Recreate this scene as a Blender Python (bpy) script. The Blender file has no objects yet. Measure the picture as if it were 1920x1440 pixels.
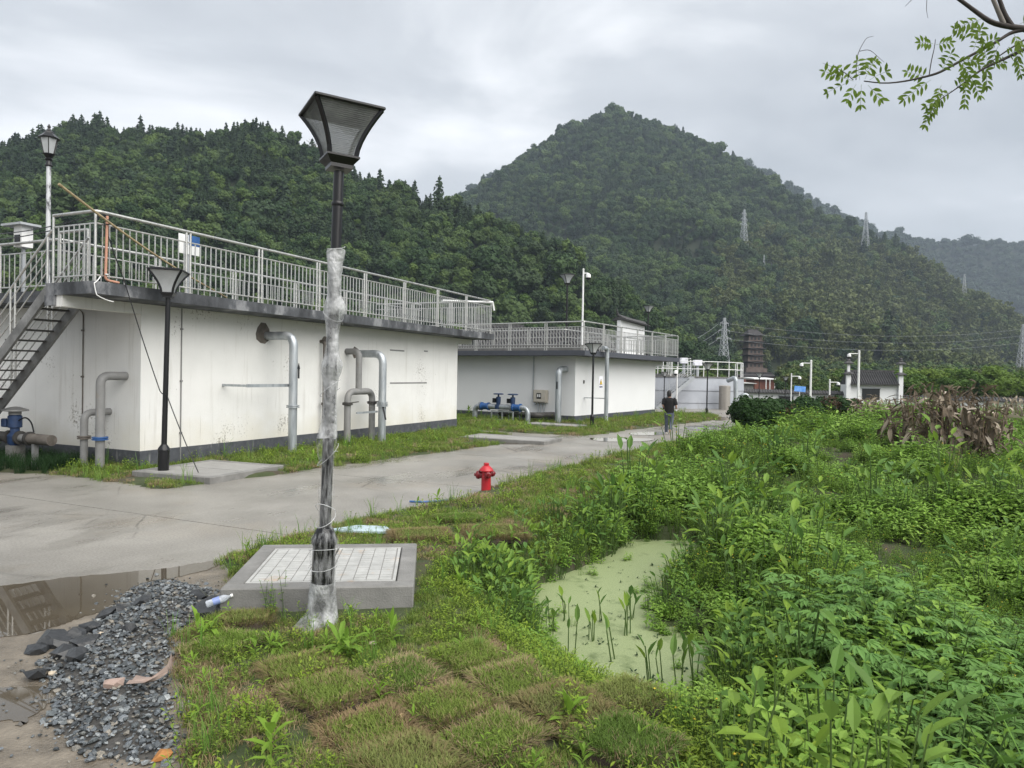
import bpy, bmesh, math, random
import numpy as np
from mathutils import Vector, Matrix, noise, Euler
sc = bpy.context.scene
C = sc.collection
R = math.radians
# ---------------------------------------------------------------- camera
F = 1331.0                       # focal length in photo pixels (1920 wide)
CAM = Vector((0, 0, 2.3))
PITCH, ROLL = R(-0.8), R(1.0)
fw = Vector((0, math.cos(PITCH), math.sin(PITCH)))
up0 = Vector((0, -math.sin(PITCH), math.cos(PITCH)))
rt0 = Vector((1, 0, 0))
rt = rt0 * math.cos(ROLL) + up0 * math.sin(ROLL)
up = up0 * math.cos(ROLL) - rt0 * math.sin(ROLL)
cd = bpy.data.cameras.new('camera'); cam = bpy.data.objects.new('camera', cd); C.objects.link(cam)
cd.sensor_fit = 'HORIZONTAL'; cd.sensor_width = 36; cd.lens = 36 * F / 1920
cd.clip_start = 0.1; cd.clip_end = 6000
cam.matrix_world = Matrix(((rt.x, up.x, -fw.x, CAM.x), (rt.y, up.y, -fw.y, CAM.y), (rt.z, up.z, -fw.z, CAM.z), (0, 0, 0, 1)))
sc.camera = cam
def ray(px, py): return fw + rt * ((px - 960) / F) + up * ((720 - py) / F)
def P(px, py, z=0.0):            # where a sight line meets the level z
    d = ray(px, py); return CAM + d * ((z - CAM.z) / d.z)
def D(px, py, Y):                # the point of a sight line Y metres ahead
    d = ray(px, py); return CAM + d * (Y / d.y)
# ---------------------------------------------------------------- world, sun, exposure
SUN_EL, SUN_AZ = R(50), R(132)          # azimuth clockwise from +Y: high on the right, a little behind
wd = bpy.data.worlds.new('World'); sc.world = wd; wd.use_nodes = True
nt = wd.node_tree; nt.nodes.clear()
def N(t, kind, **kw):
    n = t.nodes.new(kind)
    for k, v in kw.items():
        if k.startswith('i_'): n.inputs[k[2:].replace('_', ' ')].default_value = v
        else: setattr(n, k, v)
    return n
out = N(nt, 'ShaderNodeOutputWorld'); bg = N(nt, 'ShaderNodeBackground'); bg.inputs[1].default_value = 0.1
sky = N(nt, 'ShaderNodeTexSky', sky_type='NISHITA', sun_disc=False, sun_elevation=SUN_EL, sun_rotation=SUN_AZ, dust_density=3.0)
tc = N(nt, 'ShaderNodeTexCoord')
mp = N(nt, 'ShaderNodeMapping'); mp.inputs['Scale'].default_value = (1, 1, 2.6); mp.inputs['Location'].default_value = (.35, .2, .1)
n1 = N(nt, 'ShaderNodeTexNoise'); n1.inputs['Scale'].default_value = 1.9; n1.inputs['Detail'].default_value = 7; n1.inputs['Roughness'].default_value = .52; n1.inputs['Distortion'].default_value = .35
cr = N(nt, 'ShaderNodeValToRGB')
ee = cr.color_ramp.elements; ee[0].position = .33; ee[0].color = (1.7, 1.78, 1.88, 1); ee[1].position = .72; ee[1].color = (4.3, 4.32, 4.36, 1)
e2 = ee.new(.5); e2.color = (2.32, 2.4, 2.5, 1)
mx = N(nt, 'ShaderNodeMix', data_type='RGBA'); mx.inputs[0].default_value = .93
L = nt.links.new
L(tc.outputs['Generated'], mp.inputs[0]); L(mp.outputs[0], n1.inputs[0]); L(n1.outputs[0], cr.inputs[0])
L(sky.outputs[0], mx.inputs[6]); L(cr.outputs[0], mx.inputs[7]); L(mx.outputs[2], bg.inputs[0]); L(bg.outputs[0], out.inputs[0])
sd_ = bpy.data.lights.new('sun', 'SUN'); sun = bpy.data.objects.new('sun', sd_); C.objects.link(sun)
sd_.energy = 1.5; sd_.angle = R(75); sd_.color = (1, .97, .92)
to_sun = Vector((math.sin(SUN_AZ) * math.cos(SUN_EL), math.cos(SUN_AZ) * math.cos(SUN_EL), math.sin(SUN_EL)))
sun.rotation_euler = to_sun.to_track_quat('Z', 'Y').to_euler(); sun.location = (20, -20, 40)
vs = sc.view_settings; vs.view_transform = 'Standard'; vs.look = 'None'; vs.exposure = 1.7; vs.gamma = 1; vs.use_curve_mapping = False
cy = sc.cycles; cy.use_denoising = True; cy.max_bounces = 5; cy.diffuse_bounces = 2; cy.glossy_bounces = 2; cy.transmission_bounces = 2; cy.transparent_max_bounces = 8; cy.volume_bounces = 0
cy.caustics_reflective = False; cy.caustics_refractive = False; cy.use_adaptive_sampling = True
random.seed(7)
rnd = random.random
def U(a, b): return a + (b - a) * random.random()
# ---------------------------------------------------------------- materials
MATS = {}
def mat(name, cols, scale=4.0, rough=.7, metal=0.0, bump=0.0, bscale=None, detail=5.0, stretch=None, rvar=0.0, transl=0.0, tcol=None, rand=None, alpha=None, spec=None, two=None, emit=None):
    """cols: one rgb, or (pos, rgb) stops driven by noise; rand: (rgb, rgb, amount) mixed in per object/instance"""
    m = bpy.data.materials.new(name); m.use_nodes = True; t = m.node_tree; t.nodes.clear(); l = t.links.new
    o = N(t, 'ShaderNodeOutputMaterial'); b = N(t, 'ShaderNodeBsdfPrincipled')
    b.inputs['Roughness'].default_value = rough; b.inputs['Metallic'].default_value = metal
    if spec is not None: b.inputs['Specular IOR Level'].default_value = spec
    c = N(t, 'ShaderNodeTexCoord'); mpn = N(t, 'ShaderNodeMapping')
    if stretch: mpn.inputs['Scale'].default_value = stretch
    l(c.outputs['Object'], mpn.inputs[0])
    nz = N(t, 'ShaderNodeTexNoise'); nz.inputs['Scale'].default_value = scale; nz.inputs['Detail'].default_value = detail; nz.inputs['Roughness'].default_value = .6
    l(mpn.outputs[0], nz.inputs[0])
    if isinstance(cols[0], (int, float)):
        g = tuple(cols); cols = [(.3, tuple(x * .88 for x in g)), (.7, tuple(min(1, x * 1.1) for x in g))]
    rp = N(t, 'ShaderNodeValToRGB'); e = rp.color_ramp.elements
    while len(e) < len(cols): e.new(.5)
    for k, (p_, cc) in enumerate(cols): e[k].position = p_; e[k].color = (*cc, 1)
    l(nz.outputs[0], rp.inputs[0]); col = rp.outputs[0]
    if two:                                     # second, larger or stretched noise: (stops, scale, stretch, lo, hi, colour)
        s2, st2, lo, hi, c2 = two
        mp2 = N(t, 'ShaderNodeMapping'); mp2.inputs['Scale'].default_value = st2; l(c.outputs['Object'], mp2.inputs[0])
        nz2 = N(t, 'ShaderNodeTexNoise'); nz2.inputs['Scale'].default_value = s2; nz2.inputs['Detail'].default_value = 6; nz2.inputs['Roughness'].default_value = .65; l(mp2.outputs[0], nz2.inputs[0])
        mr = N(t, 'ShaderNodeMapRange'); mr.inputs[1].default_value = lo; mr.inputs[2].default_value = hi; l(nz2.outputs[0], mr.inputs[0])
        mm = N(t, 'ShaderNodeMix', data_type='RGBA'); l(mr.outputs[0], mm.inputs[0]); l(col, mm.inputs[6]); mm.inputs[7].default_value = (*c2, 1); col = mm.outputs[2]
    if rand:
        oi = N(t, 'ShaderNodeObjectInfo'); rr = N(t, 'ShaderNodeValToRGB')
        re_ = rr.color_ramp.elements; stops = rand[0]
        while len(re_) < len(stops): re_.new(.5)
        for k, cc in enumerate(stops): re_[k].position = k / max(1, len(stops) - 1); re_[k].color = (*cc, 1)
        l(oi.outputs['Random'], rr.inputs[0])
        mm = N(t, 'ShaderNodeMix', data_type='RGBA', blend_type='MULTIPLY' if rand[1] == 'mul' else 'MIX'); mm.inputs[0].default_value = rand[2]
        l(col, mm.inputs[6]); l(rr.outputs[0], mm.inputs[7]); col = mm.outputs[2]
    l(col, b.inputs['Base Color'])
    if rvar:
        mr = N(t, 'ShaderNodeMapRange'); mr.inputs[1].default_value = .35; mr.inputs[2].default_value = .65; mr.inputs[3].default_value = max(.02, rough - rvar); mr.inputs[4].default_value = min(1, rough + rvar)
        l(nz.outputs[0], mr.inputs[0]); l(mr.outputs[0], b.inputs['Roughness'])
    if bump:
        bn = N(t, 'ShaderNodeBump'); bn.inputs['Strength'].default_value = bump; bn.inputs['Distance'].default_value = .02
        if bscale:
            nb = N(t, 'ShaderNodeTexNoise'); nb.inputs['Scale'].default_value = bscale; nb.inputs['Detail'].default_value = 6; l(mpn.outputs[0], nb.inputs[0]); l(nb.outputs[0], bn.inputs['Height'])
        else: l(nz.outputs[0], bn.inputs['Height'])
        l(bn.outputs[0], b.inputs['Normal'])
    if emit: b.inputs['Emission Color'].default_value = (*emit[0], 1); b.inputs['Emission Strength'].default_value = emit[1]
    sh = b.outputs[0]
    if transl:
        tr = N(t, 'ShaderNodeBsdfTranslucent'); l(col, tr.inputs[0]); ms = N(t, 'ShaderNodeMixShader'); ms.inputs[0].default_value = transl
        l(b.outputs[0], ms.inputs[1]); l(tr.outputs[0], ms.inputs[2]); sh = ms.outputs[0]
    if alpha:                                   # (lo, hi, scale): noise between two alphas
        na = N(t, 'ShaderNodeTexNoise'); na.inputs['Scale'].default_value = alpha[2]; na.inputs['Detail'].default_value = 4; l(mpn.outputs[0], na.inputs[0])
        ma = N(t, 'ShaderNodeMapRange'); ma.inputs[1].default_value = .38; ma.inputs[2].default_value = .62; ma.inputs[3].default_value = alpha[0]; ma.inputs[4].default_value = alpha[1]
        l(na.outputs[0], ma.inputs[0]); tp = N(t, 'ShaderNodeBsdfTransparent'); ms = N(t, 'ShaderNodeMixShader'); l(ma.outputs[0], ms.inputs[0]); l(tp.outputs[0], ms.inputs[1]); l(sh, ms.inputs[2]); sh = ms.outputs[0]
    l(sh, o.inputs[0]); MATS[name] = m; return m
# ---------------------------------------------------------------- mesh helpers
class MB:
    def __init__(s): s.v = []; s.f = []
    def add(s, vs, fs):
        o = len(s.v); s.v.extend([tuple(p) for p in vs]); s.f.extend([tuple(i + o for i in f) for f in fs]); return s
    def box(s, x0, x1, y0, y1, z0, z1, b=0.0):
        if b <= 0:
            return s.add([(x0, y0, z0), (x1, y0, z0), (x1, y1, z0), (x0, y1, z0), (x0, y0, z1), (x1, y0, z1), (x1, y1, z1), (x0, y1, z1)],
                         [(0, 3, 2, 1), (4, 5, 6, 7), (0, 1, 5, 4), (1, 2, 6, 5), (2, 3, 7, 6), (3, 0, 4, 7)])
        vs = []                                  # chamfered box
        for z, i in ((z0, b), (z0 + b, 0), (z1 - b, 0), (z1, b)):
            vs += [(x0 + i + (b if not i else 0), y0 + i, z), (x1 - i - (b if not i else 0), y0 + i, z), (x1 - i, y0 + i + (b if not i else 0), z), (x1 - i, y1 - i - (b if not i else 0), z),
                   (x1 - i - (b if not i else 0), y1 - i, z), (x0 + i + (b if not i else 0), y1 - i, z), (x0 + i, y1 - i - (b if not i else 0), z), (x0 + i, y0 + i + (b if not i else 0), z)]
        fs = [tuple(range(7, -1, -1)), tuple(range(24, 32))]
        for k in range(3):
            for j in range(8): fs.append((k * 8 + j, k * 8 + (j + 1) % 8, k * 8 + 8 + (j + 1) % 8, k * 8 + 8 + j))
        return s.add(vs, fs)
    def tube(s, pts, r, n=8, cap=True):
        pts = [Vector(p) for p in pts]; m = len(pts); rs = r if isinstance(r, (list, tuple)) else [r] * m
        prev = None; vs = []
        for i, p in enumerate(pts):
            d = (pts[min(i + 1, m - 1)] - pts[max(i - 1, 0)])
            d = d.normalized() if d.length > 1e-9 else Vector((0, 0, 1))
            if prev is None:
                a = Vector((1, 0, 0)) if abs(d.x) < .9 else Vector((0, 1, 0)); a = (a - d * a.dot(d)).normalized()
            else: a = (prev - d * prev.dot(d)).normalized()
            prev = a; bb = d.cross(a)
            for k in range(n):
                t = 2 * math.pi * k / n; vs.append(p + (a * math.cos(t) + bb * math.sin(t)) * rs[i])
        fs = []
        for i in range(m - 1):
            for k in range(n): fs.append((i * n + k, i * n + (k + 1) % n, (i + 1) * n + (k + 1) % n, (i + 1) * n + k))
        if cap: fs.append(tuple(range(n - 1, -1, -1))); fs.append(tuple(range((m - 1) * n, m * n)))
        return s.add(vs, fs)
    def lathe(s, prof, n=12, c=(0, 0, 0), axis='z'):
        vs = []
        for r_, z in prof:
            for k in range(n):
                t = 2 * math.pi * (k + .5) / n; a, b_ = r_ * math.cos(t), r_ * math.sin(t)
                vs.append((c[0] + a, c[1] + b_, c[2] + z) if axis == 'z' else ((c[0] + z, c[1] + a, c[2] + b_) if axis == 'x' else (c[0] + b_, c[1] + z, c[2] + a)))
        m = len(prof); fs = []
        for i in range(m - 1):
            for k in range(n): fs.append((i * n + k, i * n + (k + 1) % n, (i + 1) * n + (k + 1) % n, (i + 1) * n + k))
        fs.append(tuple(range(n - 1, -1, -1))); fs.append(tuple(range((m - 1) * n, m * n)))
        return s.add(vs, fs)
    def bar(s, p, q, w, h, side=None):
        p = Vector(p); q = Vector(q); d = (q - p).normalized(); z = Vector((0, 0, 1))
        a = side if side else (d.cross(z) if abs(d.z) < .98 else Vector((1, 0, 0)))
        a = (a - d * a.dot(d)).normalized(); b_ = a.cross(d)
        vs = [e + a * (i * w / 2) + b_ * (j * h / 2) for e in (p, q) for i, j in ((-1, -1), (1, -1), (1, 1), (-1, 1))]
        return s.add(vs, [(0, 3, 2, 1), (4, 5, 6, 7), (0, 1, 5, 4), (1, 2, 6, 5), (2, 3, 7, 6), (3, 0, 4, 7)])
    def prism(s, poly, z0, z1):
        n = len(poly); vs = [(x, y, z0) for x, y in poly] + [(x, y, z1) for x, y in poly]
        return s.add(vs, [tuple(range(n - 1, -1, -1)), tuple(range(n, 2 * n))] + [(i, (i + 1) % n, n + (i + 1) % n, n + i) for i in range(n)])
    def build(s, name, m, parent=None, smooth=None, loc=None, rz=0.0, mesh_only=False):
        me = bpy.data.meshes.new(name); me.from_pydata(s.v, [], s.f); me.update()
        bm = bmesh.new(); bm.from_mesh(me); bmesh.ops.recalc_face_normals(bm, faces=bm.faces); bm.to_mesh(me); bm.free()
        if smooth is not None:
            me.polygons.foreach_set('use_smooth', [True] * len(me.polygons)); me.set_sharp_from_angle(angle=R(smooth))
        me.materials.append(m)
        if mesh_only: return me
        return obj(name, me, parent, loc, rz)
def obj(name, me, parent=None, loc=None, rz=0.0):
    o = bpy.data.objects.new(name, me); C.objects.link(o)
    if parent: o.parent = parent
    if loc is not None: o.location = loc
    if rz: o.rotation_euler = (0, 0, rz)
    return o
def tag(o, label=None, cat=None, group=None, kind=None):
    if label: o['label'] = label
    if cat: o['category'] = cat
    if group: o['group'] = group
    if kind: o['kind'] = kind
    return o
def thing(name, label, cat, loc=(0, 0, 0), rz=0.0, group=None):
    o = bpy.data.objects.new(name, None); C.objects.link(o); o.empty_display_size = .2
    o.location = loc; o.rotation_euler = (0, 0, rz); return tag(o, label, cat, group)
def copy_tree(o, parent=None):
    c = o.copy(); C.objects.link(c); c.parent = parent
    for ch in list(o.children): copy_tree(ch, c)
    return c
def dup(root, loc, rz=0.0, label=None, scale=None):
    c = copy_tree(root); c.location = loc; c.rotation_euler = (0, 0, rz)
    if label: c['label'] = label
    if scale: c.scale = (scale,) * 3 if isinstance(scale, (int, float)) else scale
    return c
def bend(pts, r, n=5):
    """round the corners of a path"""
    pts = [Vector(p) for p in pts]; out_ = [pts[0]]
    for i in range(1, len(pts) - 1):
        a = (pts[i - 1] - pts[i]); b = (pts[i + 1] - pts[i]); rr = min(r, a.length * .49, b.length * .49)
        p0 = pts[i] + a.normalized() * rr; p2 = pts[i] + b.normalized() * rr
        for k in range(n + 1):
            t = k / n; out_.append(p0 * (1 - t) ** 2 + pts[i] * (2 * t * (1 - t)) + p2 * t * t)
    out_.append(pts[-1]); return out_
class Frame:
    def __init__(s, o, ang): s.o = Vector(o); s.a = ang; s.u = Vector((math.cos(ang), math.sin(ang), 0)); s.w = Vector((-math.sin(ang), math.cos(ang), 0))
    def W(s, x, y, z=0.0): return s.o + s.u * x + s.w * y + Vector((0, 0, z))
    def at_y(s, px, py, y):          # sight line meets the local plane y
        r = ray(px, py); t = (y - (CAM - s.o).dot(s.w)) / r.dot(s.w); p = CAM + r * t; return (p - s.o).dot(s.u), p.z
    def at_x(s, px, py, x):
        r = ray(px, py); t = (x - (CAM - s.o).dot(s.u)) / r.dot(s.u); p = CAM + r * t; return (p - s.o).dot(s.w), p.z
# geometry-node scatter: a cloud of points that carries rotation, scale and the index of a prototype
def scatter(name, protos, pts, label, cat, parent=None):
    col = bpy.data.collections.new('protos_' + name)
    for k, me in enumerate(protos): col.objects.link(bpy.data.objects.new('%03d_%s' % (k, name), me))
    me = bpy.data.meshes.new(name); a = np.array(pts, dtype=np.float32); n = len(a)
    me.vertices.add(n); me.vertices.foreach_set('co', a[:, 0:3].ravel().copy())
    at = me.attributes.new('rot', 'FLOAT_VECTOR', 'POINT'); at.data.foreach_set('vector', a[:, 3:6].ravel().copy())
    at = me.attributes.new('scl', 'FLOAT', 'POINT'); at.data.foreach_set('value', a[:, 6].copy())
    at = me.attributes.new('idx', 'INT', 'POINT'); at.data.foreach_set('value', a[:, 7].astype(np.int32))
    o = obj(name, me, parent)
    g = bpy.data.node_groups.new('scatter_' + name, 'GeometryNodeTree')
    g.interface.new_socket('Geometry', in_out='INPUT', socket_type='NodeSocketGeometry'); g.interface.new_socket('Geometry', in_out='OUTPUT', socket_type='NodeSocketGeometry')
    gi = N(g, 'NodeGroupInput'); go = N(g, 'NodeGroupOutput'); ip = N(g, 'GeometryNodeInstanceOnPoints')
    ci = N(g, 'GeometryNodeCollectionInfo'); ci.inputs[0].default_value = col; ci.inputs[1].default_value = True; ci.inputs[2].default_value = True
    def na(nm, ty): q = N(g, 'GeometryNodeInputNamedAttribute', data_type=ty); q.inputs[0].default_value = nm; return q
    r_, s_, i_ = na('rot', 'FLOAT_VECTOR'), na('scl', 'FLOAT'), na('idx', 'INT'); er = N(g, 'FunctionNodeEulerToRotation'); l = g.links.new
    l(gi.outputs[0], ip.inputs['Points']); l(ci.outputs[0], ip.inputs['Instance']); ip.inputs['Pick Instance'].default_value = True
    l(i_.outputs[0], ip.inputs['Instance Index']); l(r_.outputs[0], er.inputs[0]); l(er.outputs[0], ip.inputs['Rotation']); l(s_.outputs[0], ip.inputs['Scale']); l(ip.outputs[0], go.inputs[0])
    md = o.modifiers.new('scatter', 'NODES'); md.node_group = g
    tag(o, label if not parent else None, cat if not parent else None, kind='stuff'); return o
def sdpoly(X, Y, poly):
    """signed distance to a polygon, negative inside (numpy arrays)"""
    X = np.asarray(X, float); Y = np.asarray(Y, float); d = np.full(X.shape, 1e9); ins = np.zeros(X.shape, bool); n = len(poly)
    for i in range(n):
        ax, ay = poly[i][0], poly[i][1]; bx, by = poly[(i + 1) % n][0], poly[(i + 1) % n][1]
        ex, ey = bx - ax, by - ay; wx, wy = X - ax, Y - ay; t = np.clip((wx * ex + wy * ey) / (ex * ex + ey * ey + 1e-12), 0, 1)
        d = np.minimum(d, np.hypot(wx - ex * t, wy - ey * t))
        c = ((ay <= Y) & (by > Y)) | ((by <= Y) & (ay > Y)); xi = ax + (Y - ay) / (by - ay + 1e-12) * ex; ins ^= c & (X < xi)
    return np.where(ins, -d, d)
def sst(a, b, x): t = np.clip((x - a) / (b - a), 0, 1); return t * t * (3 - 2 * t)
_pg = {}
def vnoise(X, Y, s, seed=0):
    """cheap value noise for arrays, about -1..1"""
    if seed not in _pg: _pg[seed] = np.random.RandomState(seed + 11).rand(256, 256) * 2 - 1
    g = _pg[seed]; x = np.asarray(X, float) * s; y = np.asarray(Y, float) * s; xi = np.floor(x).astype(int); yi = np.floor(y).astype(int)
    fx = x - xi; fy = y - yi; fx = fx * fx * (3 - 2 * fx); fy = fy * fy * (3 - 2 * fy); x0, x1, y0, y1 = xi % 256, (xi + 1) % 256, yi % 256, (yi + 1) % 256
    return (g[x0, y0] * (1 - fx) + g[x1, y0] * fx) * (1 - fy) + (g[x0, y1] * (1 - fx) + g[x1, y1] * fx) * fy
# ---------------------------------------------------------------- materials of the setting
SOIL = mat('soil', [(.3, (.03, .023, .015)), (.55, (.055, .042, .028)), (.75, (.09, .07, .046))], scale=6, rough=.95, bump=.6, bscale=40)
M_ground = mat('ground_turf', [(.3, (.028, .042, .012)), (.5, (.045, .06, .02)), (.72, (.08, .075, .036))], scale=2.2, rough=.95, bump=.8, bscale=30, two=(1.1, (1, 1, 1), .5, .62, (.055, .045, .028)))
def road_material():
    m = mat('wet_concrete', [(.28, (.18, .17, .15)), (.45, (.225, .213, .19)), (.6, (.27, .256, .23)), (.75, (.32, .305, .272))], scale=.55, rough=.5, bump=.12, bscale=60, detail=9)
    t = m.node_tree; l = t.links.new; b = [n for n in t.nodes if n.type == 'BSDF_PRINCIPLED'][0]; c = [n for n in t.nodes if n.type == 'TEX_COORD'][0]
    base = b.inputs['Base Color'].links[0].from_socket
    # damp patches: darker and glossier, drawn out along the traffic
    mpn = N(t, 'ShaderNodeMapping'); mpn.inputs['Scale'].default_value = (.3, .75, 1); l(c.outputs['Object'], mpn.inputs[0])
    nz = N(t, 'ShaderNodeTexNoise'); nz.inputs['Scale'].default_value = .9; nz.inputs['Detail'].default_value = 8; nz.inputs['Roughness'].default_value = .6; l(mpn.outputs[0], nz.inputs[0])
    mr = N(t, 'ShaderNodeMapRange'); mr.inputs[1].default_value = .5; mr.inputs[2].default_value = .68; l(nz.outputs[0], mr.inputs[0])
    mm = N(t, 'ShaderNodeMix', data_type='RGBA', blend_type='MULTIPLY'); l(mr.outputs[0], mm.inputs[0]); l(base, mm.inputs[6]); mm.inputs[7].default_value = (.62, .61, .59, 1)
    # mud washed over the slab
    n3 = N(t, 'ShaderNodeTexNoise'); n3.inputs['Scale'].default_value = .33; n3.inputs['Detail'].default_value = 7; n3.inputs['Roughness'].default_value = .62; l(c.outputs['Object'], n3.inputs[0])
    m3 = N(t, 'ShaderNodeMapRange'); m3.inputs[1].default_value = .5; m3.inputs[2].default_value = .66; m3.inputs[4].default_value = .5; l(n3.outputs[0], m3.inputs[0])
    mx3 = N(t, 'ShaderNodeMix', data_type='RGBA'); l(m3.outputs[0], mx3.inputs[0]); l(mm.outputs[2], mx3.inputs[6]); mx3.inputs[7].default_value = (.27, .228, .175, 1)
    # fine aggregate speckle
    n4 = N(t, 'ShaderNodeTexNoise'); n4.inputs['Scale'].default_value = 38; n4.inputs['Detail'].default_value = 4; l(c.outputs['Object'], n4.inputs[0])
    m4 = N(t, 'ShaderNodeMapRange'); m4.inputs[1].default_value = .3; m4.inputs[2].default_value = .7; m4.inputs[3].default_value = .72; m4.inputs[4].default_value = 1.22; l(n4.outputs[0], m4.inputs[0])
    mx4 = N(t, 'ShaderNodeMix', data_type='RGBA', blend_type='MULTIPLY'); mx4.inputs[0].default_value = 1; l(mx3.outputs[2], mx4.inputs[6]); l(m4.outputs[0], mx4.inputs[7]); l(mx4.outputs[2], b.inputs['Base Color'])
    # shrinkage cracks
    nd = N(t, 'ShaderNodeTexNoise'); nd.inputs['Scale'].default_value = 1.3; nd.inputs['Detail'].default_value = 5; l(c.outputs['Object'], nd.inputs[0])
    va = N(t, 'ShaderNodeMix', data_type='VECTOR'); va.inputs[0].default_value = .16; l(c.outputs['Object'], va.inputs[4]); l(nd.outputs[1], va.inputs[5])
    vo = N(t, 'ShaderNodeTexVoronoi', feature='DISTANCE_TO_EDGE'); vo.inputs['Scale'].default_value = .42; l(va.outputs[1], vo.inputs[0])
    mc = N(t, 'ShaderNodeMapRange'); mc.inputs[1].default_value = .003; mc.inputs[2].default_value = .007; mc.inputs[3].default_value = .45; mc.inputs[4].default_value = 1.0; l(vo.outputs['Distance'], mc.inputs[0])
    mk = N(t, 'ShaderNodeMapRange'); mk.inputs[1].default_value = .48; mk.inputs[2].default_value = .58; l(n3.outputs[0], mk.inputs[0])
    mcx = N(t, 'ShaderNodeMix', data_type='RGBA', blend_type='MULTIPLY'); l(mk.outputs[0], mcx.inputs[0]); l(mx4.outputs[2], mcx.inputs[6]); l(mc.outputs[0], mcx.inputs[7]); l(mcx.outputs[2], b.inputs['Base Color'])
    mg = N(t, 'ShaderNodeMapRange'); mg.inputs[3].default_value = .42; mg.inputs[4].default_value = .06; l(mr.outputs[0], mg.inputs[0]); l(mg.outputs[0], b.inputs['Roughness'])
    return m
M_road = road_material()
M_joint = mat('joint_tar', (.03, .028, .025), rough=.9)
M_mudwater = mat('muddy_water', [(.3, (.07, .058, .042)), (.7, (.1, .084, .06))], scale=1.2, rough=.02, spec=.7)
M_duck = mat('duckweed', [(.3, (.17, .215, .09)), (.5, (.25, .3, .14)), (.7, (.31, .355, .185))], scale=60, rough=.6, bump=.3, bscale=130, detail=8, two=(3.2, (1, 1, 1), .56, .72, (.1, .14, .045)))
# ---------------------------------------------------------------- ground outline, all in metres on the level of the road
def PG(L_, z=0.0): return [tuple(P(a, b, z).xy) for a, b in L_]
E_ = PG([(372, 1440), (326, 1330), (306, 1205), (425, 1150), (432, 1080), (412, 1052), (640, 985), (845, 944), (905, 922), (1010, 892), (1130, 860), (1330, 817), (1378, 806), (1388, 790), (1390, 772)])
RS = [(-2.0, .5), (-2.0, 3.0)] + E_ + [(24, 52), (300, 52), (300, .5)]
V1 = PG([(-260, 884), (0, 886), (120, 891), (205, 905), (310, 918), (640, 873), (900, 838), (985, 827), (960, 819), (862, 806)]) + [(-6, 45), (-60, 45)]
V2 = PG([(850, 803), (999, 813), (1100, 817), (1180, 806.5), (1260, 797), (1321, 790), (1346, 785), (1340, 778)]) + [(5, 48), (-4, 44)]
BK = [(1.35, .5), (1.35, 3.0)] + PG([(1310, 1440), (1150, 1300), (1010, 1208), (905, 1140), (860, 1078), (930, 1042), (1040, 1002), (1120, 945), (1190, 892), (1300, 840), (1400, 818), (1480, 802), (1600, 772)]) + [(40, 50), (300, 50), (300, .5)]
PZ = -.5
PD = PG([(985, 1135), (1030, 1092), (1090, 1068), (1150, 1042), (1190, 1012), (1290, 1016), (1345, 1046), (1285, 1068), (1232, 1100), (1212, 1140), (1232, 1175), (1300, 1190), (1345, 1230), (1352, 1300), (1300, 1330), (1200, 1312), (1130, 1292), (1070, 1232), (1010, 1180)], PZ)
def hgt(X, Y):
    X = np.asarray(X, float); Y = np.asarray(Y, float)
    g = np.minimum(np.minimum(sdpoly(X, Y, RS), sdpoly(X, Y, V1)), np.minimum(sdpoly(X, Y, V2), 53 - Y))
    g = g + .10 * vnoise(X, Y, 2.2, 1) + .05 * vnoise(X, Y, 6, 2)
    rise = sst(.06, -.10, g); z = -.06 + rise * (.11 + .03 * vnoise(X, Y, 1.3, 3) + .012 * vnoise(X, Y, 5, 4))
    w = -sdpoly(X, Y, BK); s = sst(-.45, .75, w)
    mound = .5 * vnoise(X, Y, .55, 5) + .28 * vnoise(X, Y, 1.3, 6)
    wet = -.36 + .3 * sst(11, 24, Y) + mound * (.40 + .2 * sst(8, 16, Y))
    z = z * (1 - s) + s * np.maximum(wet, -.45)
    p = sdpoly(X, Y, PD); z = np.where(p < 1.3, np.minimum(z, -.47 + .5 * np.maximum(p - .03, 0)), z); k = sst(.12, -.12, p); z = z * (1 - k) + k * (-.72)
    z = np.where((Y > 53) | (X > 60), 0.04, z)
    return z
def axis(lo, hi, step, far_lo, far_hi, gr=1.12):
    a = list(np.arange(lo, hi + 1e-6, step)); d = step
    while a[-1] < far_hi: d *= gr; a.append(a[-1] + d)
    d = step
    while a[0] > far_lo: d *= gr; a.insert(0, a[0] - d)
    return np.array(a)
xs = axis(-11, 14, .17, -2500, 2500); ys = axis(2, 30, .17, -60, 3000, 1.06)
GX, GY = np.meshgrid(xs, ys); GZ = hgt(GX.ravel(), GY.ravel())
def grid_mesh(name, X, Y, Z, nx, ny, m):
    co = np.stack([X.ravel(), Y.ravel(), Z.ravel()], 1).astype(np.float32); me = bpy.data.meshes.new(name)
    i = np.arange((nx - 1) * (ny - 1)); r, c = i // (nx - 1), i % (nx - 1); a = r * nx + c
    q = np.stack([a, a + 1, a + nx + 1, a + nx], 1)
    me.vertices.add(len(co)); me.vertices.foreach_set('co', co.ravel()); me.loops.add(q.size); me.loops.foreach_set('vertex_index', q.ravel().astype(np.int32))
    me.polygons.add(len(q)); me.polygons.foreach_set('loop_start', (np.arange(len(q)) * 4).astype(np.int32)); me.polygons.foreach_set('use_smooth', np.ones(len(q), bool)); me.update(calc_edges=True); me.validate(); me.materials.append(m); return me
tag(obj('ground', grid_mesh('ground', GX, GY, GZ, len(xs), len(ys), M_ground)), kind='structure')
# building frames are needed for the direction of the road
F1 = Frame(P(262, 879), R(65.5)); F2 = Frame(P(1077, 793), R(57.0))
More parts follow.
